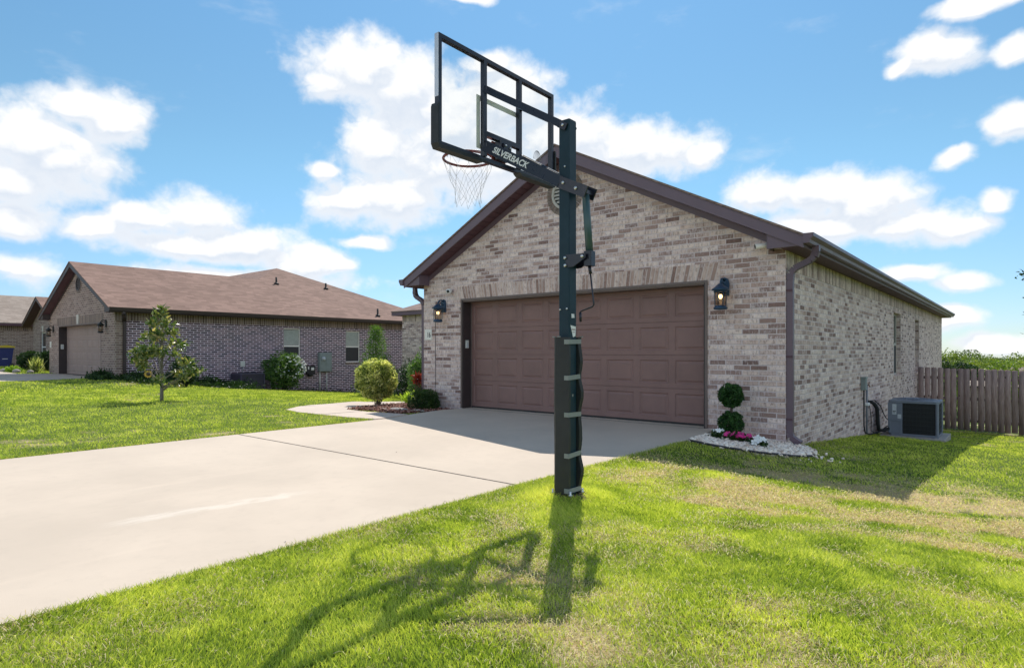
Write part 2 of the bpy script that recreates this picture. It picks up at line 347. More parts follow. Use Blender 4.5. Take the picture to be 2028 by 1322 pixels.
class MB:
    def __init__(s): s.v = []; s.f = []; s.mi = []; s.cur = 0; s.sm = []; s.smooth = False
    def add(s, vs, fs):
        n = len(s.v); s.v += [tuple(p) for p in vs]
        for f in fs: s.f.append([n + i for i in f]); s.mi.append(s.cur); s.sm.append(s.smooth)
        return s
    def box(s, x0, x1, y0, y1, z0, z1, ch=0.):
        if x0 > x1: x0, x1 = x1, x0
        if y0 > y1: y0, y1 = y1, y0
        if z0 > z1: z0, z1 = z1, z0
        if ch:
            # chamfered vertical edges
            P = [(x0 + ch, y0), (x1 - ch, y0), (x1, y0 + ch), (x1, y1 - ch), (x1 - ch, y1), (x0 + ch, y1), (x0, y1 - ch), (x0, y0 + ch)]
            return s.prism(P, z0, z1)
        v = [(x0, y0, z0), (x1, y0, z0), (x1, y1, z0), (x0, y1, z0), (x0, y0, z1), (x1, y0, z1), (x1, y1, z1), (x0, y1, z1)]
        return s.add(v, [(0, 3, 2, 1), (4, 5, 6, 7), (0, 1, 5, 4), (1, 2, 6, 5), (2, 3, 7, 6), (3, 0, 4, 7)])
    def prism(s, P, z0, z1):
        n = len(P); a = sum(P[i][0] * P[(i + 1) % n][1] - P[(i + 1) % n][0] * P[i][1] for i in range(n))
        if a < 0: P = P[::-1]
        v = [(x, y, z0) for x, y in P] + [(x, y, z1) for x, y in P]
        return s.add(v, [tuple(range(n - 1, -1, -1)), tuple(range(n, 2 * n))] + [(i, (i + 1) % n, n + (i + 1) % n, n + i) for i in range(n)])
    def prism_y(s, P, y0, y1):   # P in (x,z)
        n = len(P); a = sum(P[i][0] * P[(i + 1) % n][1] - P[(i + 1) % n][0] * P[i][1] for i in range(n))
        if a < 0: P = P[::-1]
        v = [(x, y0, z) for x, z in P] + [(x, y1, z) for x, z in P]
        return s.add(v, [tuple(range(n)), tuple(range(2 * n - 1, n - 1, -1))] + [((i + 1) % n, i, n + i, n + (i + 1) % n) for i in range(n)])
    def prism_x(s, P, x0, x1):   # P in (y,z)
        n = len(P); a = sum(P[i][0] * P[(i + 1) % n][1] - P[(i + 1) % n][0] * P[i][1] for i in range(n))
        if a < 0: P = P[::-1]
        v = [(x0, y, z) for y, z in P] + [(x1, y, z) for y, z in P]
        return s.add(v, [tuple(range(n - 1, -1, -1)), tuple(range(n, 2 * n))] + [(i, (i + 1) % n, n + (i + 1) % n, n + i) for i in range(n)])
    def bar(s, p0, p1, w, h, up=(0, 0, 1)):
        p0, p1, up = Vector(p0), Vector(p1), Vector(up); d = (p1 - p0).normalized(); a = d.cross(up).normalized(); b = a.cross(d)
        v = []
        for p in (p0, p1):
            for i, j in ((-1, -1), (1, -1), (1, 1), (-1, 1)): v.append(p + a * (w / 2 * i) + b * (h / 2 * j))
        return s.add(v, [(0, 1, 2, 3)[::-1], (4, 5, 6, 7), (0, 1, 5, 4), (1, 2, 6, 5), (2, 3, 7, 6), (3, 0, 4, 7)][:0] + [(0, 1, 2, 3), (7, 6, 5, 4), (1, 0, 4, 5), (2, 1, 5, 6), (3, 2, 6, 7), (0, 3, 7, 4)])
    def tube(s, pts, r, n=8, close=False, sq=1.):
        pts = [Vector(p) for p in pts]; m = len(pts); rs = r if isinstance(r, (list, tuple)) else [r] * m
        ts = []
        for i in range(m):
            if close: t = pts[(i + 1) % m] - pts[i - 1]
            else: t = pts[min(i + 1, m - 1)] - pts[max(i - 1, 0)]
            ts.append(t.normalized())
        a = ts[0].cross(Vector((0, 0, 1)))
        if a.length < .05: a = ts[0].cross(Vector((1, 0, 0)))
        a.normalize(); V = []
        for i in range(m):
            a = (a - ts[i] * a.dot(ts[i])).normalized(); b = ts[i].cross(a)
            for k in range(n):
                an = 2 * math.pi * k / n
                V.append(pts[i] + (a * math.cos(an) + b * math.sin(an) * sq) * rs[i])
        F = []
        for i in range(m if close else m - 1):
            j = (i + 1) % m
            for k in range(n): F.append((i * n + k, i * n + (k + 1) % n, j * n + (k + 1) % n, j * n + k))
        if not close: F += [tuple(range(n - 1, -1, -1)), tuple(range((m - 1) * n, m * n))]
        sm = s.smooth; s.smooth = True; s.add(V, F); s.smooth = sm; return s
    def lathe(s, prof, c=(0, 0, 0), n=16, smooth=True):   # prof (r,z)
        V = []; F = []
        for r, z in prof:
            for k in range(n): an = 2 * math.pi * k / n; V.append((c[0] + r * math.cos(an), c[1] + r * math.sin(an), c[2] + z))
        m = len(prof)
        for i in range(m - 1):
            for k in range(n): F.append((i * n + k, i * n + (k + 1) % n, (i + 1) * n + (k + 1) % n, (i + 1) * n + k))
        F += [tuple(range(n - 1, -1, -1)), tuple(range((m - 1) * n, m * n))]
        sm = s.smooth; s.smooth = smooth; s.add(V, F); s.smooth = sm; return s
    def ball(s, c, r, n=8, m=6, sz=1.):
        return s.lathe([(r * math.sin(math.pi * (i + .02) / (m + .04)), -r * sz * math.cos(math.pi * (i + .02) / (m + .04))) for i in range(m + 1)], c, n)
    def build(s, name, mats, parent=None, label=None, bevel=0.):
        me = bpy.data.meshes.new(name)
        off = rootloc(parent) if parent else Vector((0, 0, 0))
        if parent is None:
            xs = [p[0] for p in s.v]; ys = [p[1] for p in s.v]; zs = [p[2] for p in s.v]
            off = Vector(((min(xs) + max(xs)) / 2, (min(ys) + max(ys)) / 2, min(zs)))
        me.from_pydata([(p[0] - off[0], p[1] - off[1], p[2] - off[2]) for p in s.v], [], s.f)
        mats = mats if isinstance(mats, (list, tuple)) else [mats]
        for m_ in mats: me.materials.append(m_)
        me.polygons.foreach_set('material_index', s.mi); me.polygons.foreach_set('use_smooth', s.sm); me.update()
        o = bpy.data.objects.new(name, me); COL.objects.link(o)
        if parent: o.parent = parent
        else: o.location = off
        if label: o['label'] = label
        if bevel:
            b = o.modifiers.new('bevel', 'BEVEL'); b.width = bevel; b.segments = 2; b.limit_method = 'ANGLE'; b.angle_limit = R(40)
        return o

def np_mesh(name, V, F, mat, parent=None, attrs=None, smooth=False):
    """V (n,3) float, F (m,k) int"""
    me = bpy.data.meshes.new(name); V = np.asarray(V, dtype=np.float32); F = np.asarray(F, dtype=np.int32); k = F.shape[1]
    if parent: off = np.array(rootloc(parent))
    else: off = np.array([V[:, 0].mean(), V[:, 1].mean(), V[:, 2].min()])
    V = (V - off).astype(np.float32)
    me.vertices.add(len(V)); me.vertices.foreach_set('co', V.ravel())
    me.loops.add(F.size); me.loops.foreach_set('vertex_index', F.ravel())
    me.polygons.add(len(F)); me.polygons.foreach_set('loop_start', np.arange(0, F.size, k, dtype=np.int32))
    if smooth: me.polygons.foreach_set('use_smooth', np.ones(len(F), dtype=bool))
    me.update(calc_edges=True)
    for an, arr in (attrs or {}).items():
        a = me.attributes.new(an, 'FLOAT', 'POINT'); a.data.foreach_set('value', np.asarray(arr, dtype=np.float32))
    me.materials.append(mat)
    o = bpy.data.objects.new(name, me); COL.objects.link(o)
    if parent: o.parent = parent
    else: o.location = off
    return o

def copy_tree(o, parent=None):
    c = o.copy(); COL.objects.link(c)
    if parent: c.parent = parent
    for ch in list(o.children): copy_tree(ch, c)
    return c

# value noise in numpy
_perm = rng.random((64, 64))
def vnoise(x, y):
    xi = np.floor(x).astype(int); yi = np.floor(y).astype(int); fx = x - xi; fy = y - yi
    fx = fx * fx * (3 - 2 * fx); fy = fy * fy * (3 - 2 * fy)
    g = lambda i, j: _perm[i % 64, j % 64]
    return (g(xi, yi) * (1 - fx) + g(xi + 1, yi) * fx) * (1 - fy) + (g(xi, yi + 1) * (1 - fx) + g(xi + 1, yi + 1) * fx) * fy
def fbm(x, y, s, o=4):
    r = 0; a = .5; t = 0
    for i in range(o): r = r + a * vnoise(x * s + 17 * i, y * s + 5 * i); t += a; a *= .55; s *= 2.1
    return r / t

# ------------------------------------------------------------------ terrain
def smooth(x, a, b):
    t = np.clip((x - a) / (b - a), 0, 1); return t * t * (3 - 2 * t)
def terr(x, y):
    x = np.asarray(x, float); y = np.asarray(y, float)
    zy = np.interp(y, [-60, -1.6, 0, 2.6, 6, 8.6, 16, 40, 90, 160, 260, 600], [0, 0, -.07, -.31, -.60, -.80, -1.34, -3.4, -8, -9, -5, -5])
    zx = -.10 * np.clip(x + .8, 0, 2.6) - .05 * np.clip(x - 1.8, 0, 9)
    b = .17 * smooth(-x, 18.6, 21.2) + .15 * smooth(-x, 26, 37)
    b = b * (1 - smooth(y, -1.5, 3.5))
    return zy + zx * smooth(y, -6.6, -1.6) * (1 - .72 * smooth(y, -.5, 5)) + b + .012 * (fbm(x, y, .8, 2) - .5)
def tz(x, y): return float(terr(x, y))

def inpoly(x, y, P):
    r = np.zeros(x.shape, bool); n = len(P)
    for i in range(n):
        x0, y0 = P[i]; x1, y1 = P[(i + 1) % n]
        c = ((y0 > y) != (y1 > y)) & (x < (x1 - x0) * (y - y0) / (y1 - y0 + 1e-12) + x0); r ^= c
    return r
DRIVE = [(-.83, -30), (-.83, -1.35), (-.86, -.9), (-.98, 0), (-1.12, 0), (-1.12, .3), (-6.12, .3), (-6.12, 0), (-6.2, -.6), (-6.0, -1.5), (-5.80, -2.2), (-5.80, -30)]
WALK = [(-5.80, -2.42), (-6.3, -2.53), (-7.1, -2.57), (-7.9, -2.6), (-8.45, -2.5), (-8.85, -2.0), (-9.15, -1.2), (-9.6, -.3), (-10.2, .9), (-11.0, 2.3), (-11.6, 3.6), (-12, 6.4), (-10.8, 6.4), (-10.3, 3.6), (-9.75, 2.3), (-9.0, .95), (-8.55, .1), (-8.2, -.5), (-8.0, -1.1), (-7.6, -1.72), (-6.9, -1.75), (-6.2, -1.62), (-5.98, -1.55), (-5.80, -2.2)]
BEDL = [(-7.6, -1.7), (-6.2, -1.6), (-6.12, -.6), (-6.1, 0), (-7.28, 0), (-7.28, 3.2), (-10.2, 3.4), (-9.7, 2.3), (-8.97, .95), (-8.52, .1), (-8.15, -.5), (-7.96, -1.1)]
BEDR = [(-.90, -.2), (-.84, -.95), (-.80, -1.30), (-.45, -1.32), (0, -1.18), (.36, -.88), (.46, -.6), (.44, -.2), (.2, .12), (0, .12), (0, 0), (-1.0, 0)]
NDRIVE = [(-22.3, -30), (-22.3, -3.2), (-23.05, -1.5), (-23.05, -1.0), (-28.4, -1.0), (-28.4, -1.5), (-28.9, -2.5), (-34, -2.9), (-34, -3.9), (-29, -4.2), (-29, -30)]
HOUSES = [(-7.28, 0, 0, 21.6), (-16, 0, 6.6, 21.6), (-29.74, -21.69, -1.33, 6), (-39.5, -21.69, 1.9, 14.1), (-39.6, -34, .3, 3)]

def blocked(x, y):
    b = inpoly(x, y, DRIVE) | inpoly(x, y, WALK) | inpoly(x, y, BEDL) | inpoly(x, y, BEDR) | inpoly(x, y, NDRIVE)
    for x0, x1, y0, y1 in HOUSES: b |= (x > x0) & (x < x1) & (y > y0) & (y < y1)
    b |= (x > .12) & (x < 1.32) & (y > 6.1) & (y < 7.5)
    return b

def dryness(x, y):
    d = fbm(x, y, .6, 4) * 1.25 + fbm(x + 40, y + 9, 2.6, 3) * .85 - .92
    g = lambda cx, cy, rx, ry, a, t=0: a * np.exp(-(((x - cx) / rx) ** 2 + ((y - cy) / ry) ** 2))
    mod = .10 + 1.9 * np.clip((fbm((x + y) * .55 + 7, (y - x) * 1.1 + 3, 2.6, 5) - .30) * 2.2, 0, 1.3)
    d0 = d; d = 0
    d = d + g(.6, -3.2, 1.0, 1.5, .38) + g(2.4, -2.6, 1.5, 1.3, .50) + g(1.0, -1.8, 1.4, .8, .42) + g(2.6, -1.2, .7, 1.2, .3) + g(3.4, -3.6, 1.2, 1.0, .28) + g(.1, -6.2, .8, .5, .12)
    d = d + g(1.6, -5.4, .8, .7, .15) + g(-7.6, -5.5, 1.5, 2.0, .10) - g(-12, -5, 7, 4, .14) + g(-12.5, -5.2, 1.6, .8, .2) + g(1.3, -5.6, 1.6, 1.6, .10) + g(3., -4.6, 2, 1.5, .10)
    d = d - g(2.5, 3.0, 3.0, 3.2, .45) - g(3.3, .2, 1.0, 1.5, .25) - g(-.1, -4.6, .5, .5, .5) - g(-12, 0, 5, 3, .35) - g(-2.2, -7.2, 1, .6, .12) - g(.55, -5.0, .5, .5, .2)
    d = d0 + np.where(d > 0, d * mod, d)
    return np.clip((d - .09) * 1.35, 0, 1)

def lines(a, b, f): return np.arange(a, b, f)
def grid_axis(c0, c1, fine, far):
    core = np.arange(c0, c1 + 1e-6, fine); out = [0.]; s = fine
    while out[-1] < far: s *= 1.16; out.append(out[-1] + s)
    o = np.array(out[1:]); return np.concatenate([c0 - o[::-1], core, c1 + o])
gx = grid_axis(-24, 6, .16, 650); gy = grid_axis(-9, 10, .16, 650)
X, Y = np.meshgrid(gx, gy); Z = terr(X, Y) - .006
for P in (DRIVE, WALK, NDRIVE): Z = np.where(inpoly(X, Y, P), Z - .07, Z)
nx_, ny_ = len(gx), len(gy)
idx = np.arange(nx_ * ny_).reshape(ny_, nx_)
F = np.stack([idx[:-1, :-1], idx[:-1, 1:], idx[1:, 1:], idx[1:, :-1]], -1).reshape(-1, 4)
g = np_mesh('ground', np.stack([X, Y, Z], -1).reshape(-1, 3), F, M['ground'], attrs={'dry': dryness(X, Y).ravel()}, smooth=True)
g['kind'] = 'structure'

def draped(name, P, mat, top=.012, thick=.11, step=.3, flat=None):
    """slab following the terrain over polygon P"""
    import bmesh
    bm = bmesh.new()
    Q = []
    for i in range(len(P)):
        a, b = Vector((*P[i], 0)), Vector((*P[(i + 1) % len(P)], 0)); n = max(1, int((b - a).length / step))
        for k in range(n): Q.append(a.lerp(b, k / n))
    f = bm.faces.new([bm.verts.new(q) for q in Q])
    bmesh.ops.triangulate(bm, faces=[f])
    xs = [p[0] for p in P]; ys = [p[1] for p in P]
    y = math.floor(min(ys)) + .5
    while y < max(ys):
        if y > -16:
            bmesh.ops.bisect_plane(bm, geom=bm.verts[:] + bm.edges[:] + bm.faces[:], plane_co=(0, y, 0), plane_no=(0, 1, 0))
        y += .5
    bnd = [e for e in bm.edges if e.is_boundary]
    for v in bm.verts: v.co.z = (flat if flat is not None else tz(v.co.x, v.co.y)) + top
    r = bmesh.ops.extrude_edge_only(bm, edges=bnd)
    for e in r['geom']:
        if isinstance(e, bmesh.types.BMVert): e.co.z -= thick
    bmesh.ops.recalc_face_normals(bm, faces=bm.faces[:])
    up = sum(f.normal.z for f in bm.faces if abs(f.normal.z) > .5)
    if up < 0: bmesh.ops.reverse_faces(bm, faces=bm.faces[:])
    me = bpy.data.meshes.new(name); bm.to_mesh(me); bm.free(); me.materials.append(mat)
    o = bpy.data.objects.new(name, me); COL.objects.link(o); return o
# driveway: near-level slab in two pours with a joint between
def clipy(P, y0, y1):
    for s, yy in ((1, y0), (-1, y1)):
        out = []
        for i in range(len(P)):
            a, b = P[i], P[(i + 1) % len(P)]
            ia, ib = s * (a[1] - yy) >= 0, s * (b[1] - yy) >= 0
            if ia: out.append(a)
            if ia != ib: t = (yy - a[1]) / (b[1] - a[1]); out.append((a[0] + (b[0] - a[0]) * t, yy))
        P = out
    return P
d = draped('driveway', DRIVE, M['concrete'], top=.0, thick=.14, flat=0.0); d['kind'] = 'structure'
mb = MB()
mb.box(-5.79, -.84, -4.735, -4.722, .0005, .0035); 
j = mb.build('driveway_joint', M['joint'], d)
mb = MB(); mb.box(-6.1, -1.13, -.012, -.002, .0005, .0035); mb.build('driveway_joint', M['joint'], d)
w = draped('walkway', WALK, M['walk'], top=.012); w['kind'] = 'structure'
mb = MB()
for (ax, ay, bx, by) in ((-7.15, -2.56, -7.05, -1.74), (-8.9, -1.9, -8.05, -1.2), (-9.9, .3, -8.9, .8)):
    mb.bar((ax, ay, tz(ax, ay) + .013), (bx, by, tz(bx, by) + .013), .008, .004)
mb.build('walkway_joint', M['joint'], w)
nd = draped('neighbour_driveway', NDRIVE, M['concrete'], top=.02); nd['kind'] = 'structure'

# ------------------------------------------------------------------ camera, light, sky
SUN_AZ = (-.552, .842); EL = R(52.7)
cam = bpy.data.cameras.new('camera'); co = bpy.data.objects.new('camera', cam); COL.objects.link(co)
co.location = (2.442, -8.74, 1.14); co.rotation_euler = (R(90), 0, R(39.81))
cam.sensor_width = 36; cam.lens = 1206 / 2028 * 36; cam.shift_y = 34 / 2028; cam.clip_end = 3000; cam.clip_start = .05
scene.camera = co
sl = bpy.data.lights.new('sun', 'SUN'); so = bpy.data.objects.new('sun', sl); COL.objects.link(so)
sl.energy = 2.95; sl.angle = R(.25); sl.color = (1., .95, .87)
sd = Vector((SUN_AZ[0] * math.cos(EL), SUN_AZ[1] * math.cos(EL), math.sin(EL)))
so.rotation_euler = sd.to_track_quat('Z', 'Y').to_euler(); so.location = (0, 0, 30)

CL = [(-0.934,0.42,0.098,0.05),(-0.988,0.398,0.046,0.03),(-0.87,0.398,0.088,0.055),(-0.74,0.441,0.041,0.02),(-0.797,0.352,0.139,0.08),(-0.902,0.317,0.071,0.059),(-0.789,0.293,0.163,0.057),(-0.95,0.232,0.074,0.036),(-0.992,0.278,0.027,0.016),(-0.894,0.239,0.111,0.042),(-0.698,0.389,0.083,0.057),(-0.607,0.33,0.098,0.059),(-0.486,0.31,0.119,0.04),(-0.393,0.296,0.042,0.02),(-1.364,0.258,0.077,0.052),(-1.316,0.319,0.047,0.024),(-1.274,0.306,0.044,0.032),(-1.333,0.239,0.07,0.041),(-1.379,0.169,0.045,0.02),(-1.384,0.205,0.059,0.031),(-1.166,0.193,0.066,0.036),(-1.235,0.186,0.055,0.026),(-1.294,0.166,0.045,0.021),(-1.112,0.162,0.083,0.03),(-1.025,0.136,0.067,0.032),(-0.977,0.131,0.034,0.017),(-1.166,0.154,0.132,0.025),(-1.374,0.106,0.045,0.023),(-0.305,0.233,0.057,0.033),(-0.229,0.226,0.073,0.032),(-0.165,0.211,0.074,0.036),(-0.117,0.175,0.087,0.028),(-0.216,0.182,0.085,0.03),(-0.061,0.162,0.043,0.025),(-0.027,0.195,0.019,0.015),(-0.089,0.382,0.048,0.027),(-0.129,0.371,0.021,0.011),(-0.007,0.364,0.027,0.017),(-0.067,0.253,0.023,0.014),(-0.004,0.28,0.03,0.025),(-0.035,0.426,0.057,0.014),(-0.117,0.107,0.044,0.015),(-0.061,0.09,0.04,0.015),(-0.069,0.044,0.033,0.016),(-0.019,0.01,0.045,0.014),(-0.934,0.175,0.043,0.011),(-0.764,0.525,0.049,0.009),(-0.27,0.146,0.041,0.01),(-1.098,0.106,0.182,0.017)]
# unseen clouds outside the view, added as fill light for the shaded facades
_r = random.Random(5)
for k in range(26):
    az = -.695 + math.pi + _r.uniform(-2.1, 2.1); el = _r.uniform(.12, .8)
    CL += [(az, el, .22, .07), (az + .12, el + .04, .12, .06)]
world = bpy.data.worlds.new('World'); scene.world = world; world.use_nodes = True
nt = world.node_tree; nt.nodes.clear(); N = NT(nt)
# cloud field as a node group: input (az, el), output field
grp = bpy.data.node_groups.new('cloud_field', 'ShaderNodeTree')
grp.interface.new_socket('P', in_out='INPUT', socket_type='NodeSocketVector')
grp.interface.new_socket('Field', in_out='OUTPUT', socket_type='NodeSocketFloat')
GN = NT(grp); gi = GN.n('NodeGroupInput'); go = GN.n('NodeGroupOutput')
acc = None
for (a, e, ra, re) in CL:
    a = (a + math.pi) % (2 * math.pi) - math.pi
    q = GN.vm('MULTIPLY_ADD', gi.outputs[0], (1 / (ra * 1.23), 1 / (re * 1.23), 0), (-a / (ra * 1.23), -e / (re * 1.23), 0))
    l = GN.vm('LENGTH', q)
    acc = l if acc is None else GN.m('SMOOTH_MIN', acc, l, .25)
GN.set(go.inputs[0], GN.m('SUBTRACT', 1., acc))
tc = N.n('ShaderNodeTexCoord').outputs['Generated']
dx, dy, dz = N.sep(N.vm('NORMALIZE', tc))
az = N.m('ARCTAN2', dx, dy); el = N.m('ARCSINE', dz)
P0 = N.comb(az, el, 0.)
def warp(P, amt, scale):
    c = N.noise(N.vm('MULTIPLY', P, (1., 1.5, 1.)), scale, 2, .5, col=True)
    return N.vm('MULTIPLY_ADD', N.vm('SUBTRACT', c, (.5, .5, .5)), (amt, amt * .8, 0), P)
P1 = warp(P0, .05, 11.)
def field(P):
    nd = N.n('ShaderNodeGroup'); nd.node_tree = grp; N.set(nd.inputs[0], P); return nd.outputs[0]
def billow(P):
    v1 = N.n('ShaderNodeTexVoronoi', feature='F1'); v1.inputs['Scale'].default_value = 17.; v1.inputs['Detail'].default_value = 3.; v1.inputs['Roughness'].default_value = .55; v1.inputs['Lacunarity'].default_value = 2.2; v1.normalize = True
    N.set(v1.inputs['Vector'], N.vm('MULTIPLY', P, (1., 1.25, 1.)))
    return N.m('SUBTRACT', 1., v1.outputs['Distance'])
P2 = warp(P0, .03, 26.)
nz1 = N.m('ADD', N.m('MULTIPLY', billow(P2), .75), N.m('MULTIPLY', N.noise(P0, 34., 5, .6), .35))
nz2 = N.m('ADD', N.m('MULTIPLY', billow(N.vm('ADD', P2, (-.004, .014, 0))), .75), N.m('MULTIPLY', N.noise(P0, 34., 5, .6), .35))
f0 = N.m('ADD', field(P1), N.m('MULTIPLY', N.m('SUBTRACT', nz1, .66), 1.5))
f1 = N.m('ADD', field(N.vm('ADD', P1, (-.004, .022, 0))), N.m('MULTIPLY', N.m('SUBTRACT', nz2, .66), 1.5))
mask = N.sstep(f0, -.02, .60)
thin = N.m('MULTIPLY', N.sstep(N.noise(N.vm('MULTIPLY', P0, (1., 2.5, 1.)), 5., 5, .6), .56, .8), .35)
mask = N.m('MAXIMUM', mask, thin)
shade = N.sstep(N.m('SUBTRACT', f1, f0), .20, -.30)      # 1 = lit upper edge
core = N.sstep(f0, .9, .25)
shade = N.m('MAXIMUM', shade, N.m('MULTIPLY', core, .55))
ccol = N.mix(shade, (.70, .77, .87), (1.0, 1.0, 1.0))
sky = N.n('ShaderNodeTexSky', sky_type='NISHITA'); sky.sun_disc = False
sky.sun_elevation = EL; sky.sun_rotation = math.atan2(SUN_AZ[0], SUN_AZ[1]); sky.air_density = 1.0; sky.dust_density = .1; sky.ozone_density = 1.6
bs = N.n('ShaderNodeBackground'); N.set(bs.inputs[0], N.mix(1., sky.outputs[0], N.mix(N.sstep(el, .02, .30), (.68, .85, 1.12), N.mix(N.sstep(el, .3, .6), (.82, 1.10, 1.08), (.86, 1.22, 1.24))), 'MULTIPLY')); bs.inputs[1].default_value = .0655
anti = N.sstep(N.m('ADD', N.m('MULTIPLY', dx, -SUN_AZ[0]), N.m('MULTIPLY', dy, -SUN_AZ[1])), -.25, .6)   # extra strength for clouds opposite the sun, added to lift the facade fill
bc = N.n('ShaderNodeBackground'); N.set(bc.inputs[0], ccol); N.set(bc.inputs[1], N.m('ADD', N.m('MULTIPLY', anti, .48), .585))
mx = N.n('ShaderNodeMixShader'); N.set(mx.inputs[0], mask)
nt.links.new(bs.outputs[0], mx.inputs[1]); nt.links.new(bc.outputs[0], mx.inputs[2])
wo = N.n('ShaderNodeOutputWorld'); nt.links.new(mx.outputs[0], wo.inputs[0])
world.cycles.sampling_method = 'MANUAL'; world.cycles.sample_map_resolution = 512

vs = scene.view_settings; vs.view_transform = 'Standard'; vs.look = 'None'; vs.exposure = .86; vs.gamma = 1; vs.use_curve_mapping = False
scene.cycles.max_bounces = 8; scene.cycles.transparent_max_bounces = 12; scene.cycles.use_denoising = True
scene.cycles.sample_clamp_indirect = 6
# ------------------------------------------------------------------ houses
def wall_x(mb, x0, x1, ya, yb, z0, z1, ops):
    """wall running along y between ya, yb; ops = openings (a,b,zlo,zhi)"""
    a = ya
    for (p, q, lo, hi) in sorted(ops):
        mb.box(x0, x1, a, p, z0, z1); mb.box(x0, x1, p, q, z0, lo); mb.box(x0, x1, p, q, hi, z1); a = q
    mb.box(x0, x1, a, yb, z0, z1)
def wall_y(mb, y0, y1, xa, xb, z0, z1, ops):
    a = xa
    for (p, q, lo, hi) in sorted(ops):
        mb.box(a, p, y0, y1, z0, z1)
        if lo > z0: mb.box(p, q, y0, y1, z0, lo)
        mb.box(p, q, y0, y1, hi, z1); a = q
    mb.box(a, xb, y0, y1, z0, z1)

def garage_door(parent, x0, x1, y, z0, z1, mat, rows=4, cols=8, name='garage_door'):
    """sectional door, raised panels facing -y; front plane at y"""
    mb = MB(); H = (z1 - z0) / rows; W = (x1 - x0) / cols
    def ring(a, b):
        n = len(mb.v); mb.v += a + b
        for i in range(4):
            k = (i + 1) % 4; mb.f.append([n + i, n + k, n + 4 + k, n + 4 + i]); mb.mi.append(0); mb.sm.append(False)
    for r in range(rows):
        za, zb = z0 + r * H + .003, z0 + (r + 1) * H - .003
        # tongue and groove gap
        mb.box(x0, x1, y + .012, y + .04, za - .004, zb + .004)
        for c in range(cols):
            xa, xb = x0 + c * W, x0 + (c + 1) * W
            R4 = lambda i, j, d: [(xa + i, y + d, za + j), (xb - i, y + d, za + j), (xb - i, y + d, zb - j), (xa + i, y + d, zb - j)]
            mx, mz = .055, .075
            steps = [(0, 0, .012), (0, 0, .0), (mx, mz, 0), (mx + .014, mz + .014, .011), (mx + .028, mz + .028, .011), (mx + .062, mz + .055, .001)]
            for a, b in zip(steps, steps[1:]): ring(R4(*a), R4(*b))
            q = R4(*steps[-1]); n = len(mb.v); mb.v += q; mb.f.append([n, n + 1, n + 2, n + 3]); mb.mi.append(0); mb.sm.append(False)
    o = mb.build(name, mat, parent)
    mb = MB(); mb.box(x0, x1, y + .002, y + .03, z0 - .022, z0); mb.build('bottom_seal', M['seal'], o)
    return o

def window(parent, wallx, ya, yb, lo, hi, depth=.09, blinds=True, nx=1, sill=None, fm=None):
    """window in a wall facing +x (nx=1); returns frame"""
    xo = wallx - depth
    mb = MB(); t = .045
    mb.box(xo - .05, xo, ya, ya + t, lo, hi); mb.box(xo - .05, xo, yb - t, yb, lo, hi)
    mb.box(xo - .05, xo, ya + t, yb - t, lo, lo + t); mb.box(xo - .05, xo, ya + t, yb - t, hi - t, hi)
    mid = (lo + hi) / 2
    mb.box(xo - .05, xo + .006, ya + t, yb - t, mid - .035, mid + .035)
    fr = mb.build('window', fm or M['wframe'], parent)
    mb = MB(); mb.box(xo - .034, xo - .028, ya + t, yb - t, mid + .035, hi - t); mb.box(xo - .044, xo - .038, ya + t, yb - t, lo + t, mid - .035)
    mb.build('pane', M['wglass'], fr)
    if blinds:
        mb = MB(); z = mid + .06; 
        while z < hi - t - .02: mb.box(xo - .024, xo - .018, ya + t + .015, yb - t - .015, z, z + .028); z += .045
        mb.build('blind', M['blind'], fr)
    mb = MB(); mb.box(xo - .010, xo - .006, ya + t, yb - t, lo + t, mid - .035); mb.build('screen', M['screen'], fr)
    if sill: mb = MB(); mb.box(wallx - .06, wallx + .02, ya - .03, yb + .03, lo - .085, lo - .002); mb.build('sill', sill, fr)
    return fr

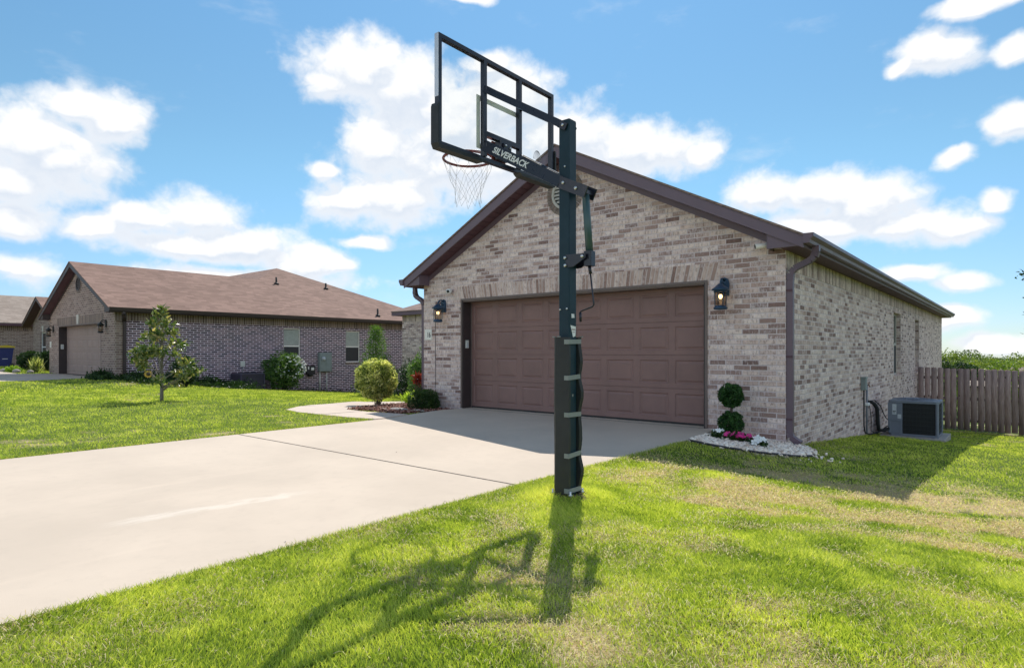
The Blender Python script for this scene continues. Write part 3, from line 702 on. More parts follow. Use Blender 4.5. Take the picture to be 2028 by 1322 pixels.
def gable_roof(parent, x0, x1, y0, y1, ye, ze, pitch, roofm, yw, xw0, xw1, zs, gap=.0, name='roof', slats=True, left=True, right=True):
    """front gable facing -y: eave edges x0,x1, rake edge y0, back y1; ze roof top height at the eave edge;
       yw wall plane, xw0/xw1 wall sides, zs soffit height"""
    xm = (x0 + x1) / 2; zr = ze + pitch * (xm - x0); t = .03
    mb = MB(); e = .025
    mb.prism_y([(x0 - e, ze - pitch * e), (xm, zr), (x1 + e, ze - pitch * e), (x1 + e, ze - pitch * e - t), (xm, zr - t), (x0 - e, ze - pitch * e - t)], y0 - .02, y1)
    roof = mb.build(name, roofm, parent)
    # rake fascia
    h = .19; mb = MB()
    mb.prism_y([(x0, ze - t - .002), (xm, zr - t - .002), (xm, zr - t - h), (x0, ze - t - .155)], y0, y0 + .025)
    mb.prism_y([(x1, ze - t - .002), (x1, ze - t - .155), (xm, zr - t - h), (xm, zr - t - .002)], y0, y0 + .025)
    # eave fascias
    mb.box(x0, x0 + .025, y0 + .025, ye, ze - .165, ze - t - .005); mb.box(x1 - .025, x1, y0 + .025, ye, ze - .165, ze - t - .005)
    # boxed eave returns (triangular closers between rake fascia, soffit and wall)
    for s, xe, xw in ((1, x0, xw0), (-1, x1, xw1)):
        xi = xw + s * .16
        zt = lambda x: ze + pitch * abs(x - xe) - t - .12
        mb.prism_y([(xe + s * .025, zs), (xi, zs), (xi, zt(xi)), (xe + s * .025, zt(xe + s * .025))], y0 + .027, y0 + .047)
        mb.prism_x([(y0 + .047, zs), (yw, zs), (yw, zt(xi)), (y0 + .047, zt(xi))], xi - .01, xi + .01)
    mb.build('fascia', TRIM[0], parent)
    # raking soffit with board joints, and frieze strip on the wall
    mb = MB(); hs = .16
    for s, xe in ((1, x0), (-1, x1)):
        xa = xe + s * .5; n = 26
        for k in range(n):
            p = xa + (xm - xa) * k / n; q = xa + (xm - xa) * (k + 1) / n - s * .012
            zp = ze + pitch * abs(p - xe) - t - hs; zq = ze + pitch * abs(q - xe) - t - hs
            mb.prism_y([(p, zp), (q, zq), (q, zq + .012), (p, zp + .012)], y0 + .026, yw)
        zp = ze + pitch * abs(xa - xe) - t - hs + .014; zq = zr - t - hs + .014
        mb.prism_y([(xa, zp), (xm, zq), (xm, zq + .01), (xa, zp + .01)], y0 + .026, yw)
    # flat side soffits
    if left: mb.box(x0 + .026, xw0, y0 + .05, ye, zs, zs + .012)
    if right: mb.box(xw1, x1 - .026, y0 + .05, ye, zs, zs + .012)
    mb.build('soffit', M['trim_d'], parent)
    mb = MB()
    for s, xe in ((1, x0), (-1, x1)):
        xa = xe + s * .42; za = ze + pitch * abs(xa - xe) - t - hs - .004; zb = zr - t - hs - .004
        mb.prism_y([(xa, za), (xm, zb), (xm, zb - .1), (xa, za - .1)], yw - .018, yw - .0005)
    mb.build('frieze', TRIM[0], parent)
    return roof, zr

TRIM = [M['trim']]
def hip_roof(parent, x0, x1, y0, y1, ze, pitch, roofm, zs, xw0, xw1, yw0, yw1, name='roof', run=None):
    r = run or min(x1 - x0, y1 - y0) / 2; zr = ze + r * pitch
    if x1 - x0 >= y1 - y0: A, B = (x0 + r, (y0 + y1) / 2, zr), (x1 - r, (y0 + y1) / 2, zr)
    else: A, B = ((x0 + x1) / 2, y0 + r, zr), ((x0 + x1) / 2, y1 - r, zr)
    mb = MB(); v = [(x0, y0, ze), (x1, y0, ze), (x1, y1, ze), (x0, y1, ze), A, B]
    if x1 - x0 >= y1 - y0: fs = [(0, 1, 5, 4), (1, 2, 5), (2, 3, 4, 5), (3, 0, 4)]
    else: fs = [(0, 1, 4), (1, 2, 5, 4), (2, 3, 5), (3, 0, 4, 5)]
    lo = [(p[0], p[1], p[2] - .03) for p in v[:4]]
    mb.add(v + lo, fs + [(0, 6, 7, 1), (1, 7, 8, 2), (2, 8, 9, 3), (3, 9, 6, 0), (9, 8, 7, 6)])
    roof = mb.build(name, roofm, parent)
    mb = MB(); e = .02
    mb.box(x0 + e, x1 - e, y0 + e, y0 + e + .02, zs - .012, ze - .032); mb.box(x0 + e, x1 - e, y1 - e - .02, y1 - e, zs - .012, ze - .032)
    mb.box(x0 + e, x0 + e + .02, y0 + e + .02, y1 - e - .02, zs - .012, ze - .032); mb.box(x1 - e - .02, x1 - e, y0 + e + .02, y1 - e - .02, zs - .012, ze - .032)
    mb.build('fascia', TRIM[0], parent)
    mb = MB(); a, b, c, d_ = x0 + .041, x1 - .041, y0 + .041, y1 - .041
    mb.box(a, b, c, yw0, zs, zs + .01); mb.box(a, b, yw1, d_, zs, zs + .01); mb.box(a, xw0, yw0, yw1, zs, zs + .01); mb.box(xw1, b, yw0, yw1, zs, zs + .01)
    mb.build('soffit', M['trim_d'], parent)
    return roof

# ---- main house --------------------------------------------------
W0, W1 = -7.28, 0.
house = thing('brick_house', 'tan tumbled brick house with brown garage door behind the basketball hoop', 'house', (-3.64, 0, 0))
ZS = 2.51; T = .28
mb = MB()
wall_y(mb, 0, T, W0, W1, -1.2, ZS, [(-6.14, -1.12, -1.19, 2.15)])
wall_x(mb, -T, 0, T, 21.6, -2.4, ZS, [(9.26, 10.45, .52, 2.12), (13.32, 14.28, .50, 2.10)])
mb.box(W0, W0 + T, T, 6.6, -1.6, ZS)
mb.box(-15.85, W0, 6.6, 6.6 + T, -1.8, ZS); mb.box(-15.85, -15.85 + T, 6.6 + T, 21.32, -2.4, ZS); mb.box(-15.85, -T, 21.32, 21.6, -2.4, ZS)
pk = 2.66 + .51 * 3.94
mb.prism_y([(W0, ZS), (W1, ZS), (W1, 2.66 + .51 * .3 - .19), (-3.64, pk - .19), (W0, 2.66 + .51 * .3 - .19)], 0, T)
mb.box(-6.14, -1.12, .32, .6, -1.2, -.02)
wall = mb.build('wall', M['brick'], house)
mb = MB(); # soldier course under the eaves
mb.box(0, .004, .004, 21.6, ZS - .25, ZS); mb.box(-15.85, W0 - .002, 6.596, 6.6, ZS - .25, ZS)
mb.build('soldier_course', M['soldier'], house)
mb = MB(); mb.box(-6.36, -.90, -.006, 0, 2.175, 2.43); mb.build('lintel', M['arch'], house)
mb = MB(); mb.prism_y([(-3.73, 2.16), (-3.55, 2.16), (-3.51, 2.47), (-3.77, 2.47)], -.03, -.0065); mb.build('keystone', M['cast'], house)
mb = MB()
for z0_, z1_ in ((-.3, .35), (.37, .95), (.97, 1.5), (1.54, 1.95)): mb.box(-6.925, -6.912, -.004, 0, z0_, z1_)
mb.build('control_joint', M['ink'], house)
mb = MB()   # door surround: head + jambs lining the opening, and face moulding
mb.box(-6.14, -6.115, -.004, .26, 0, 2.15); mb.build('door_jamb', M['jamb'], house)
mb = MB(); mb.box(-1.145, -1.12, -.004, .26, 0, 2.15); mb.build('door_jamb', M['jamb'], house)
mb = MB()
mb.box(-6.115, -1.145, .0, .26, 2.125, 2.15)
mb.box(-6.17, -6.14, -.02, -.0005, 0.005, 2.15); mb.box(-1.12, -1.09, -.02, -.0005, 0.005, 2.15); mb.box(-6.17, -1.09, -.02, -.0065, 2.15, 2.185)
mb.build('door_frame', M['doorframe'], house)
gd = garage_door(house, -6.09, -1.145, .235, .03, 2.124, M['door'])
mb = MB(); mb.box(-6.115, -6.09, .222, .26, .0, 2.124); mb.build('door_stop', M['doorframe'], house)
rf, _ = gable_roof(house, W0 - .3, W1 + .3, -.3, 9.5, 6.295, 2.66, .51, M['roof'], 0, W0, W1, ZS)
hip_roof(house, W0 - .3 - 8.6, .318, 6.3, 21.9, 2.66, .42, M['roof'], ZS, -15.85, 0, 6.6, 21.6)
mb = MB()  # K-style gutter profile extruded along the right eave and left eave
for s, xe in ((1, .3), (-1, W0 - .3)):
    P = [(xe, 2.53), (xe + s * .075, 2.53), (xe + s * .085, 2.57), (xe + s * .125, 2.61), (xe + s * .125, 2.655), (xe + s * .11, 2.655), (xe + s * .11, 2.62), (xe + s * .07, 2.58), (xe + s * .065, 2.54), (xe + s * .01, 2.54), (xe + s * .01, 2.645), (xe, 2.645)]
    mb.prism_y(P, -.31, 21.9 if s > 0 else 6.2)
    mb.prism_y([(xe, 2.53), (xe + s * .075, 2.53), (xe + s * .085, 2.57), (xe + s * .125, 2.61), (xe + s * .125, 2.655), (xe, 2.655)], -.325, -.31)
    if s < 0: mb.prism_y([(xe, 2.53), (xe + s * .075, 2.53), (xe + s * .125, 2.61), (xe + s * .125, 2.655), (xe, 2.655)], -.331, -.325)
mb.build('gutter', M['trim'], house)
def downspout(parent, pts, mat, w=.075, d=.06, name='downspout', ribs=True):
    mb = MB(); V = []; 
    pts = [Vector(p) for p in pts]
    for a, b in zip(pts, pts[1:]): mb.bar(a, b, w, d, up=(0, 1, 0) if abs((b - a).normalized().z) > .9 else (0, 0, 1))
    if ribs and len(pts) > 3:
        for a, b in zip(pts[1:-3], pts[2:-2]):
            for k in range(3):
                p = a.lerp(b, (k + .5) / 3); dd = (b - a).normalized() * .008; mb.bar(p - dd, p + dd, w + .008, d + .008, up=(0, 1, 0) if abs(dd.normalized().z) > .9 else (0, 0, 1))
    return mb.build(name, mat, parent)
downspout(house, [(.365, .07, 2.54), (.365, .07, 2.46), (.345, .065, 2.40), (.30, .062, 2.355), (.24, .06, 2.325), (.17, .058, 2.295), (.10, .055, 2.26), (.055, .052, 2.20), (.045, .05, 2.10), (.045, .05, .02), (.06, .045, -.03), (.18, .03, -.10)], M['trim'], .085, .07)
for z in (1.95, 1.05, .2): mb = MB(); mb.box(.002, .085, .004, .096, z, z + .03); mb.build('downspout_strap', M['trim_d'], house)
downspout(house, [(W0 - .36, .07, 2.54), (W0 - .36, .07, 2.44), (W0 - .345, .065, 2.37), (W0 - .30, .062, 2.31), (W0 - .20, .06, 2.26), (W0 - .10, .055, 2.21), (W0 - .05, .05, 2.12), (W0 - .045, .05, -.1), (W0 - .05, .05, -.15)], M['trim'], .085, .07)
for a, b, lo, hi in ((9.26, 10.45, .52, 2.12), (13.32, 14.28, .50, 2.10)): window(house, 0, a, b, lo, hi, .10, blinds=False, sill=M['soldier'], fm=M['vent'])
# round gable vent with brick ring
def round_vent(parent, x, y, z, r, ringm, vm=None, name='gable_vent'):
    vm = vm or M['vent']
    mb = MB(); n = 24
    def ann(ra, rb, ya, yb):
        V = []; F = []
        for k in range(n):
            a = 2 * math.pi * k / n
            for rr, yy in ((ra, ya), (rb, ya), (rb, yb), (ra, yb)): V.append((x + rr * math.cos(a), yy, z + rr * math.sin(a)))
        for k in range(n):
            j = (k + 1) % n
            for i in range(4): F.append((k * 4 + i, j * 4 + i, j * 4 + (i + 1) % 4, k * 4 + (i + 1) % 4))
        mb.add(V, F)
    ann(r - .045, r, y - .03, y - .001)
    fr = mb.build(name, vm, parent)
    mb = MB(); zz = -r + .06
    while zz < r - .05:
        hw = math.sqrt(max(0, (r - .045) ** 2 - zz * zz))
        if hw > .04: mb.add([(x - hw, y - .026, z + zz), (x + hw, y - .026, z + zz), (x + hw, y - .006, z + zz + .04), (x - hw, y - .006, z + zz + .04), (x - hw, y - .022, z + zz - .004), (x + hw, y - .022, z + zz - .004)], [(0, 1, 2, 3), (4, 5, 1, 0)])
        zz += .062
    mb.build('louvre', vm, fr)
    mb = MB(); V = []
    mb.add([(x + (r - .04) * math.cos(2 * math.pi * k / n), y - .003, z + (r - .04) * math.sin(2 * math.pi * k / n)) for k in range(n)], [tuple(range(n))]); mb.build('backing', M['ink'], fr)
    if ringm:
        mb = MB(); nb = int(2 * math.pi * (r + .06) / .082)
        for k in range(nb):
            a = 2 * math.pi * k / nb; da = math.pi / nb * .86; P = [(x + rr * math.cos(t_), z + rr * math.sin(t_)) for rr, t_ in ((r + .004, a - da), (r + .11, a - da), (r + .11, a + da), (r + .004, a + da))]
            mb.prism_y(P, y - .012, y - .0005)
        mb.build('vent_surround', ringm, fr)
M['ringbrick'] = simple('vent_ring_brick', (.26, .20, .17), .9, var=.5, scale=9, bump=.5)
round_vent(house, -3.64, 0, 3.88, .27, M['ringbrick'])

M['trim_n'] = simple('neighbour_dark_trim', (.055, .038, .038), .5)
TRIM[0] = M['trim_n']
# ---- neighbouring house --------------------------------------------
NS = .17; NZE = 2.65; NZS = 2.49
nh = thing('brick_house', 'dark purple-brown brick house with long reddish shingle roof, beyond the small magnolia', 'house', (-25.7, -1.33, 0))
a0, a1 = -29.74, -21.69
mb = MB()
wall_y(mb, -1.33, -1.05, a0, a1, -1, NZS, [(-28.35, -23.09, -.99, 2.17)])
zg = NZE + .442 * .4 - .17; zpk = NZE + .442 * 4.425 - .17
mb.prism_y([(a0, NZS), (a1, NZS), (a1, zg), (-25.715, zpk), (a0, zg)], -1.33, -1.05)
mb.box(-28.35, -23.09, -1.0, -.9, -1, NS - .002)
mb.build('front_wall', M['nfront'], nh)
mb = MB()
wall_x(mb, a1 - T, a1, -1.05, 14.1, -2, NZS, [(4.99, 5.78, .62, 2.11), (8.11, 8.91, .62, 2.08)])
mb.build('side_wall', M['nbrick'], nh); mb = MB(); mb.box(a0, a0 + T, -1.05, 1.9, -1, NZS); mb.build('side_wall', M['nbrick'], nh); mb = MB()
mb.box(-39.5, a1 - T, 13.82, 14.1, -2, NZS); mb.build('side_wall', M['nbrick'], nh)
mb = MB(); mb.box(-39.5, -39.22, 2.2, 13.82, -1.6, NZS); mb.build('side_wall', M['nbrick'], nh)
mb = MB(); mb.box(a1, a1 + .004, -1.33, 14.1, NZS - .28, NZS); mb.build('soldier_course', M['nsoldier'], nh)
mb = MB(); mb.box(-28.6, -22.85, -1.338, -1.331, 2.2, 2.5); mb.build('lintel', M['nsoldier'], nh)
mb = MB(); mb.prism_y([(-25.82, 2.19), (-25.62, 2.19), (-25.57, 2.56), (-25.87, 2.56)], -1.37, -1.339); mb.build('keystone', M['cast'], nh)
mb = MB(); mb.box(-28.35, -28.32, -1.335, -1.03, NS, 2.17); mb.build('door_jamb', M['jamb'], nh)
mb = MB(); mb.box(-23.12, -23.09, -1.335, -1.03, NS, 2.17); mb.build('door_jamb', M['jamb'], nh)
mb = MB(); mb.box(-28.4, -23.04, -1.35, -1.338, 2.15, 2.2); mb.box(-28.32, -23.12, -1.33, -1.03, 2.145, 2.17); mb.build('door_frame', M['doorframe'], nh)
garage_door(nh, -28.30, -23.12, -1.06, NS + .03, 2.145, M['ndoor'], 4, 8)
gable_roof(nh, -30.14, -21.29, -1.63, 8., 1.555, NZE, .442, M['nroof'], -1.33, a0, a1, NZS)
hip_roof(nh, -39.9, -21.272, 1.56, 14.56, NZE, .442, M['nroof'], NZS, -39.5, a1, 1.96, 14.1)
window(nh, a1, 4.99, 5.78, .62, 2.11, .06, sill=M['nsoldier']); window(nh, a1, 8.11, 8.91, .62, 2.08, .06, sill=M['nsoldier'])
round_vent(nh, -25.715, -1.33, 3.75, .26, M['ringbrick'], M['trim_n'])
mb = MB(); mb.prism_y([(-21.29, 2.50), (-21.2, 2.52), (-21.17, 2.64), (-21.29, 2.64)], -1.64, 14.5); mb.build('gutter', M['trim_n'], nh)
downspout(nh, [(-21.24, -1.2, 2.5), (-21.24, -1.2, 2.42), (-21.3, -1.15, 2.33), (-21.5, -1.1, 2.26), (-21.62, -1.05, 2.18), (-21.64, -1.05, .1)], M['trim_n'], .12, .08, ribs=False)
mb = MB()
for (x, y, h) in ((-25.2, 6.6, .34), (-25.14, 9.3, .30), (-21.76, 10.0, .36)):
    z = NZE + .442 * (-21.29 - x)
    f_ = MB(); f_.tube([(x, y, z - .05), (x, y, z + h)], .045, 8); f_.lathe([(.14, 0), (.10, .05), (.05, .09)], (x, y, z + .0), 10)
    f_.build('vent_pipe', M['seal'], nh)
# entry gable, left of the garage
mb = MB(); e0, e1 = -40.3, -35.0
wall_y(mb, .3, .58, e0 + .25, e1, -1, NZS, [(-38.55, -37.5, .55, 2.15)])
mb.prism_y([(e0 + .25, NZS), (e1, NZS), (e1, NZE + .47 * .4 - .17), ((e0 + e1) / 2, NZE + .47 * 2.95 - .17), (e0 + .25, NZE + .47 * .6 - .17)], .3, .58)
mb.box(e0 + .25, e0 + .5, .58, 2.2, -1, NZS); mb.build('entry_wall', M['nfront'], nh)
mb = MB(); xm_ = (e0 + e1) / 2
ea, eb = e0 - .3, e1 + .3; zr_ = NZE + .47 * (eb - ea) / 2
mb.prism_y([(ea, NZE), (xm_, zr_), (eb, NZE), (eb, NZE - .03), (xm_, zr_ - .03), (ea, NZE - .03)], -.12, 6)
mb.build('entry_roof', M['nroof'], nh)
mb = MB()
mb.prism_y([(ea, NZE - .032), (xm_, zr_ - .032), (xm_, zr_ - .2), (ea, NZE - .17)], -.1, -.075); mb.prism_y([(eb, NZE - .032), (eb, NZE - .17), (xm_, zr_ - .2), (xm_, zr_ - .032)], -.1, -.075)
mb.build('entry_fascia', M['trim_n'], nh)
mb = MB(); mb.prism_y([(ea + .03, NZE - .15), (xm_, zr_ - .17), (eb - .03, NZE - .15), (eb - .03, NZE - .16), (xm_, zr_ - .18), (ea + .03, NZE - .16)], -.074, .3)
mb.build('entry_soffit', M['trim_d'], nh)
mb = MB(); t = .05; A, B, LO, HI = -38.55, -37.5, .55, 2.15
mb.box(A, A + t, .36, .42, LO, HI); mb.box(B - t, B, .36, .42, LO, HI); mb.box(A + t, B - t, .36, .42, LO, LO + t); mb.box(A + t, B - t, .36, .42, HI - t, HI); mb.box(A + t, B - t, .355, .42, 1.33, 1.39)
fr = mb.build('entry_window', M['white'], nh); mb = MB(); mb.box(A + t, B - t, .39, .40, LO + t, HI - t); mb.build('pane', M['wglass'], fr)
mb = MB(); mb.prism_y([(-38.12, 2.17), (-37.93, 2.17), (-37.88, 2.5), (-38.17, 2.5)], .27, .2995); mb.build('keystone', M['cast'], nh)

# ---- far left house --------------------------------------------------
h3 = thing('brick_house', 'brick house with grey-tan roof at the far left, behind the blue bin', 'house', (-47, 0, 0))
mb = MB(); mb.box(-43.48, -43.2, -14, 14, -1.5, 2.62); mb.box(-50.6, -43.48, -14, -13.72, -1, 2.62); mb.box(-50.6, -43.48, 13.72, 14, -1.5, 2.62); mb.box(-50.6, -50.32, -13.72, 13.72, -1, 2.62)
for y0_, y1_ in ((-14, -13.72), (13.72, 14)): mb.prism_y([(-50.6, 2.62), (-43.2, 2.62), (-46.9, 4.45)], y0_, y1_)
mb.build('wall', M['nfront'], h3)
mb = MB(); mb.box(-43.2, -43.196, -14, 14, 2.36, 2.62); mb.build('soldier_course', M['nsoldier'], h3)
mb = MB(); mb.prism_y([(-42.8, 2.8), (-46.9, 4.67), (-51, 2.8), (-51, 2.76), (-46.9, 4.63), (-42.8, 2.76)], -14.4, 14.4); mb.build('roof', M['troof'], h3)
mb = MB(); mb.box(-42.83, -42.8, -14.4, 14.4, 2.62, 2.755); mb.box(-43.195, -42.83, -14.4, 14.4, 2.62, 2.63); mb.build('fascia', M['trim_d'], h3)

# ---- far right house (only its roof shows over the fence) -------------
ctr = (1.94, 69.)
h4 = thing('brick_house', 'distant house whose pale tan hip roof shows above the wooden fence', 'house', (ctr[0], ctr[1], -7))
mb = MB(); cx, cy = ctr; mb.box(cx - 3.6, cx + 9, cy - 3.6, cy + 3.6, -8.5, -2.2); mb.build('wall', M['nfront'], h4)
hip_roof(h4, cx - 4, cx + 9.4, cy - 4, cy + 4, -2.2, .45, M['troof'], -2.37, cx - 3.6, cx + 9, cy - 3.6, cy + 3.6)

# ------------------------------------------------------------------ wall fittings
def lantern(name, label, x, y, z, group, metal, sc=1., lit=True):
    """coach lantern on a wall facing -y; (x,y,z) = mount centre on the wall"""
    t = thing(name, label, 'wall lantern', (x, y, z), group)
    s = sc; L = lambda p: (x + p[0] * s, y + p[1] * s, z + p[2] * s)
    mb = MB(); P = [(-.055, -.10), (.055, -.10), (.062, .06), (.045, .12), (0, .145), (-.045, .12), (-.062, .06)]
    mb.prism_y([(x + a * s, z + b * s) for a, b in P], y - .03 * s, y - .001)
    mb.build('back_plate', metal, t, bevel=.004)
    mb = MB(); mb.tube([L((0, -.025, .10)), L((0, -.07, .125)), L((0, -.125, .115)), L((0, -.155, .075)), L((0, -.16, .04))], .014 * s, 8)
    mb.tube([L((0, -.03, .03)), L((0, -.07, .07)), L((0, -.10, .075)), L((0, -.12, .05))], .008 * s, 6); mb.build('arm', metal, t)
    c = L((0, -.16, -.0))
    mb = MB(); mb.lathe([(.012 * s, .055 * s), (.03 * s, .045 * s), (.06 * s, .02 * s), (.088 * s, -.005 * s), (.112 * s, -.02 * s), (.112 * s, -.034 * s), (.085 * s, -.038 * s), (.085 * s, -.06 * s), (.07 * s, -.062 * s)][::-1], c, 20); mb.build('roof_cap', metal, t)
    mb = MB(); mb.lathe([(.060 * s, -.235 * s), (.066 * s, -.15 * s), (.070 * s, -.063 * s)], c, 18)
    mb.build('glass', M['lglass'], t)
    mb = MB()
    mb.lathe([(.02 * s, -.29 * s), (.08 * s, -.283 * s), (.088 * s, -.27 * s), (.088 * s, -.258 * s), (.074 * s, -.25 * s), (.074 * s, -.236 * s), (.02 * s, -.236 * s)], c, 20)
    for k in range(4):
        a = math.pi / 4 + k * math.pi / 2; dx_, dy_ = math.cos(a) * .076 * s, math.sin(a) * .076 * s
        mb.tube([(c[0] + dx_ * .97, c[1] + dy_ * .97, c[2] - .25 * s), (c[0] + dx_ * 1.05, c[1] + dy_ * 1.05, c[2] - .05 * s)], .006 * s, 6)
    mb.build('cage', metal, t)
    mb = MB(); mb.ball((c[0], c[1], c[2] - .115 * s), .026 * s, 10, 8, 1.25); b = mb.build('bulb', M['bulb'] if lit else M['offwhite'], t)
    mb = MB(); mb.tube([(c[0], c[1], c[2] - .06 * s), (c[0], c[1], c[2] - .09 * s)], .014 * s, 8); mb.build('socket', metal, t)
    return t
lantern('wall_lantern', 'lit blue-black coach lantern on tan brick above the ball topiary', -.83, 0, 2.045, 'coach lanterns beside garage doors', M['lantern'], 1.1)
lantern('wall_lantern', 'lit blue-black coach lantern above the 16 house number plaque', -6.66, 0, 2.045, 'coach lanterns beside garage doors', M['lantern'], 1.1)
lantern('wall_lantern', 'dark coach lantern right of the neighbour\'s garage door, near the corner downspout', -22.55, -1.33, 2.10, 'coach lanterns beside garage doors', M['nlantern'], 1.1, False)
lantern('wall_lantern', 'dark coach lantern left of the neighbour\'s garage door, beside the white-framed window', -29.1, -1.33, 2.06, 'coach lanterns beside garage doors', M['nlantern'], 1.1, False)

t = thing('security_camera', 'white bullet camera under the right eave of the garage gable', 'security camera', (-.28, 0, 2.58))
mb = MB(); mb.tube([(-.18, -.03, 2.60), (-.36, -.13, 2.58)], .040, 12, sq=.9); mb.build('housing', M['offcast'], t)
mb = MB(); mb.tube([(-.361, -.131, 2.58), (-.366, -.134, 2.579)], .030, 12); mb.build('lens', M['ink'], t)
mb = MB(); mb.box(-.25, -.15, -.05, -.001, 2.59, 2.64); mb.build('bracket', M['offwhite'], t, bevel=.005)
t = thing('security_camera', 'white round camera with dark lens at the left end of the brick lintel', 'security camera', (-6.45, 0, 2.35))
mb = MB(); mb.tube([(-6.45, -.001, 2.38), (-6.45, -.04, 2.37), (-6.43, -.06, 2.36)], .022, 8); mb.build('bracket', M['offwhite'], t)
mb = MB(); mb.tube([(-6.44, -.03, 2.36), (-6.415, -.13, 2.345)], [.045, .05], 14); mb.build('housing', M['white'], t)
mb = MB(); mb.tube([(-6.4148, -.131, 2.3448), (-6.413, -.137, 2.344)], .03, 14); mb.build('lens', M['ink'], t)
mb = MB(); mb.tube([(-6.45, -.008, 2.35), (-6.42, -.006, 2.26), (-6.33, -.01, 2.21), (-6.2, -.012, 2.195)], .004, 5); mb.build('cable', M['offwhite'], t)

def text(s, parent, size, loc, rot, mat, ext=.001, name='lettering', shear=0., sx=1., bold=0.):
    cu = bpy.data.curves.new('lettering_curve', 'FONT'); cu.body = s; cu.size = size; cu.extrude = ext; cu.align_x = 'CENTER'; cu.align_y = 'CENTER'; cu.shear = shear; cu.offset = bold
    tmp = bpy.data.objects.new('lettering_tmp', cu); COL.objects.link(tmp)
    dg = bpy.context.evaluated_depsgraph_get(); me = bpy.data.meshes.new_from_object(tmp.evaluated_get(dg))
    bpy.data.objects.remove(tmp); Mx = Matrix.Translation(Vector(loc) - rootloc(parent)) @ rot.to_4x4() @ Matrix.Diagonal((sx, 1, 1, 1)); me.transform(Mx)
    me.materials.clear(); me.materials.append(mat); o = bpy.data.objects.new(name, me); COL.objects.link(o); o.parent = parent; return o
ROTF = Matrix.Rotation(R(90), 3, 'X')        # text facing -y
t = thing('house_number_plaque', 'square cream stone plaque reading 16 set in the brick beside the garage door', 'house number', (-7.13, 0, 1.38))
mb = MB(); mb.box(-7.235, -7.03, -.014, -.0005, 1.375, 1.60); pl = mb.build('plaque', M['offcast'], t)
text('16', t, .15, (-7.11, -.0155, 1.478), ROTF, M['ink'], .001, sx=.75, bold=.003)
t = thing('garage_keypad', 'white garage keypad on the dark jamb of the brown garage door', 'keypad', (-6.11, .1, 1.2))
mb = MB(); mb.box(-6.114, -6.085, .06, .135, 1.2, 1.36); mb.build('cover', M['offwhite'], t, bevel=.006)
mb = MB(); mb.box(-6.0852, -6.084, .072, .123, 1.215, 1.31); mb.build('button_pad', M['label'], t)
t = thing('garage_keypad', 'small white keypad in the shadowed jamb of the neighbour\'s garage door', 'keypad', (-28.3, -1.2, 1.2))
mb = MB(); mb.box(-28.32, -28.28, -1.27, -1.17, 1.22, 1.42); mb.build('cover', M['offwhite'], t, bevel=.006)
mb = MB(); mb.box(-28.2802, -28.279, -1.255, -1.185, 1.24, 1.36); mb.build('button_pad', M['label'], t)
t = thing('house_number_plaque', 'small cream stone plaque on the neighbour\'s brick left of its garage door', 'house number', (-29.5, -1.33, 1.2))
mb = MB(); mb.box(-29.62, -29.38, -1.345, -1.331, 1.28, 1.56); mb.build('plaque', M['cast'], t)
mb = MB(); mb.box(-29.60, -29.40, -1.349, -1.3455, 1.30, 1.54); mb.build('face', M['offwhite'], t)

# ------------------------------------------------------------------ basketball hoop
UP, VP = -.33, -4.72; zg = tz(UP, VP)
hoop = thing('basketball_hoop', 'in-ground basketball hoop with clear backboard on a padded dark green pole in the lawn', 'basketball hoop', (UP, VP, zg))
hw = .0508
mb = MB(); mb.box(UP - hw, UP + hw, VP - hw, VP + hw, zg - .3, 2.965, ch=.006); mb.build('pole', M['pole'], hoop)
mb = MB(); mb.box(UP - hw + .002, UP + hw - .002, VP - hw + .002, VP + hw - .002, 2.965, 2.972, ch=.006); mb.build('pole_cap', M['black'], hoop)
mb = MB(); mb.box(UP - .11, UP + .11, VP - .11, VP + .11, zg - .02, zg + .012); mb.build('base_plate', M['pole'], hoop)
# padding: wraps three sides, slightly bulging, open on the +x side
mb = MB(); prof = []
zt, zb = 1.25, zg + .02; n = 26
ring = [(UP + hw + .012, VP - hw - .002), (UP + hw + .016, VP - hw - .034), (UP - hw - .008, VP - hw - .036), (UP - hw - .036, VP - hw - .012), (UP - hw - .036, VP + hw + .012), (UP - hw - .008, VP + hw + .036), (UP + hw + .018, VP + hw + .034), (UP + hw + .012, VP + hw + .002),
        (UP - hw - .002, VP + hw + .002), (UP - hw - .002, VP - hw - .002)]
V = []; m = len(ring)
straps_z = [1.215, .935, .64, .325, .045]
for k in range(n + 1):
    z = zb + (zt - zb) * k / n
    dmin = min(abs(z - q) for q in straps_z); bulge = .014 * min(1, dmin / .12)
    for i, (x, y) in enumerate(ring):
        dx_ = 0; dy_ = 0
        if i in (6, 7): dx_ = bulge * (1.4 + .6 * math.sin(z * 9)); dy_ = bulge * .3
        if i in (0, 1): dx_ = bulge * .35
        if i in (2, 3, 4, 5): dx_ = -.002 * math.sin(z * 7 + i)
        V.append((x + dx_, y + dy_, z))
F = []
for k in range(n):
    for i in range(m): j = (i + 1) % m; F.append((k * m + i, k * m + j, (k + 1) * m + j, (k + 1) * m + i))
F += [tuple(range(m - 1, -1, -1)), tuple(range(n * m, n * m + m))]
mb.smooth = False; mb.add(V, F); pad = mb.build('pole_padding', M['padding'], hoop)
for q in straps_z:
    mb = MB(); tw = random.uniform(-.006, .006)
    mb.bar((UP + hw + .018, VP - hw - .037, q + tw), (UP + hw + .018, VP + hw + .037, q - tw), .006, .036)
    mb.bar((UP + hw + .021, VP - hw - .040, q + tw), (UP + hw - .02, VP - hw - .040, q + tw), .005, .036)
    mb.build('strap', M['strap'], pad)
mb = MB(); 
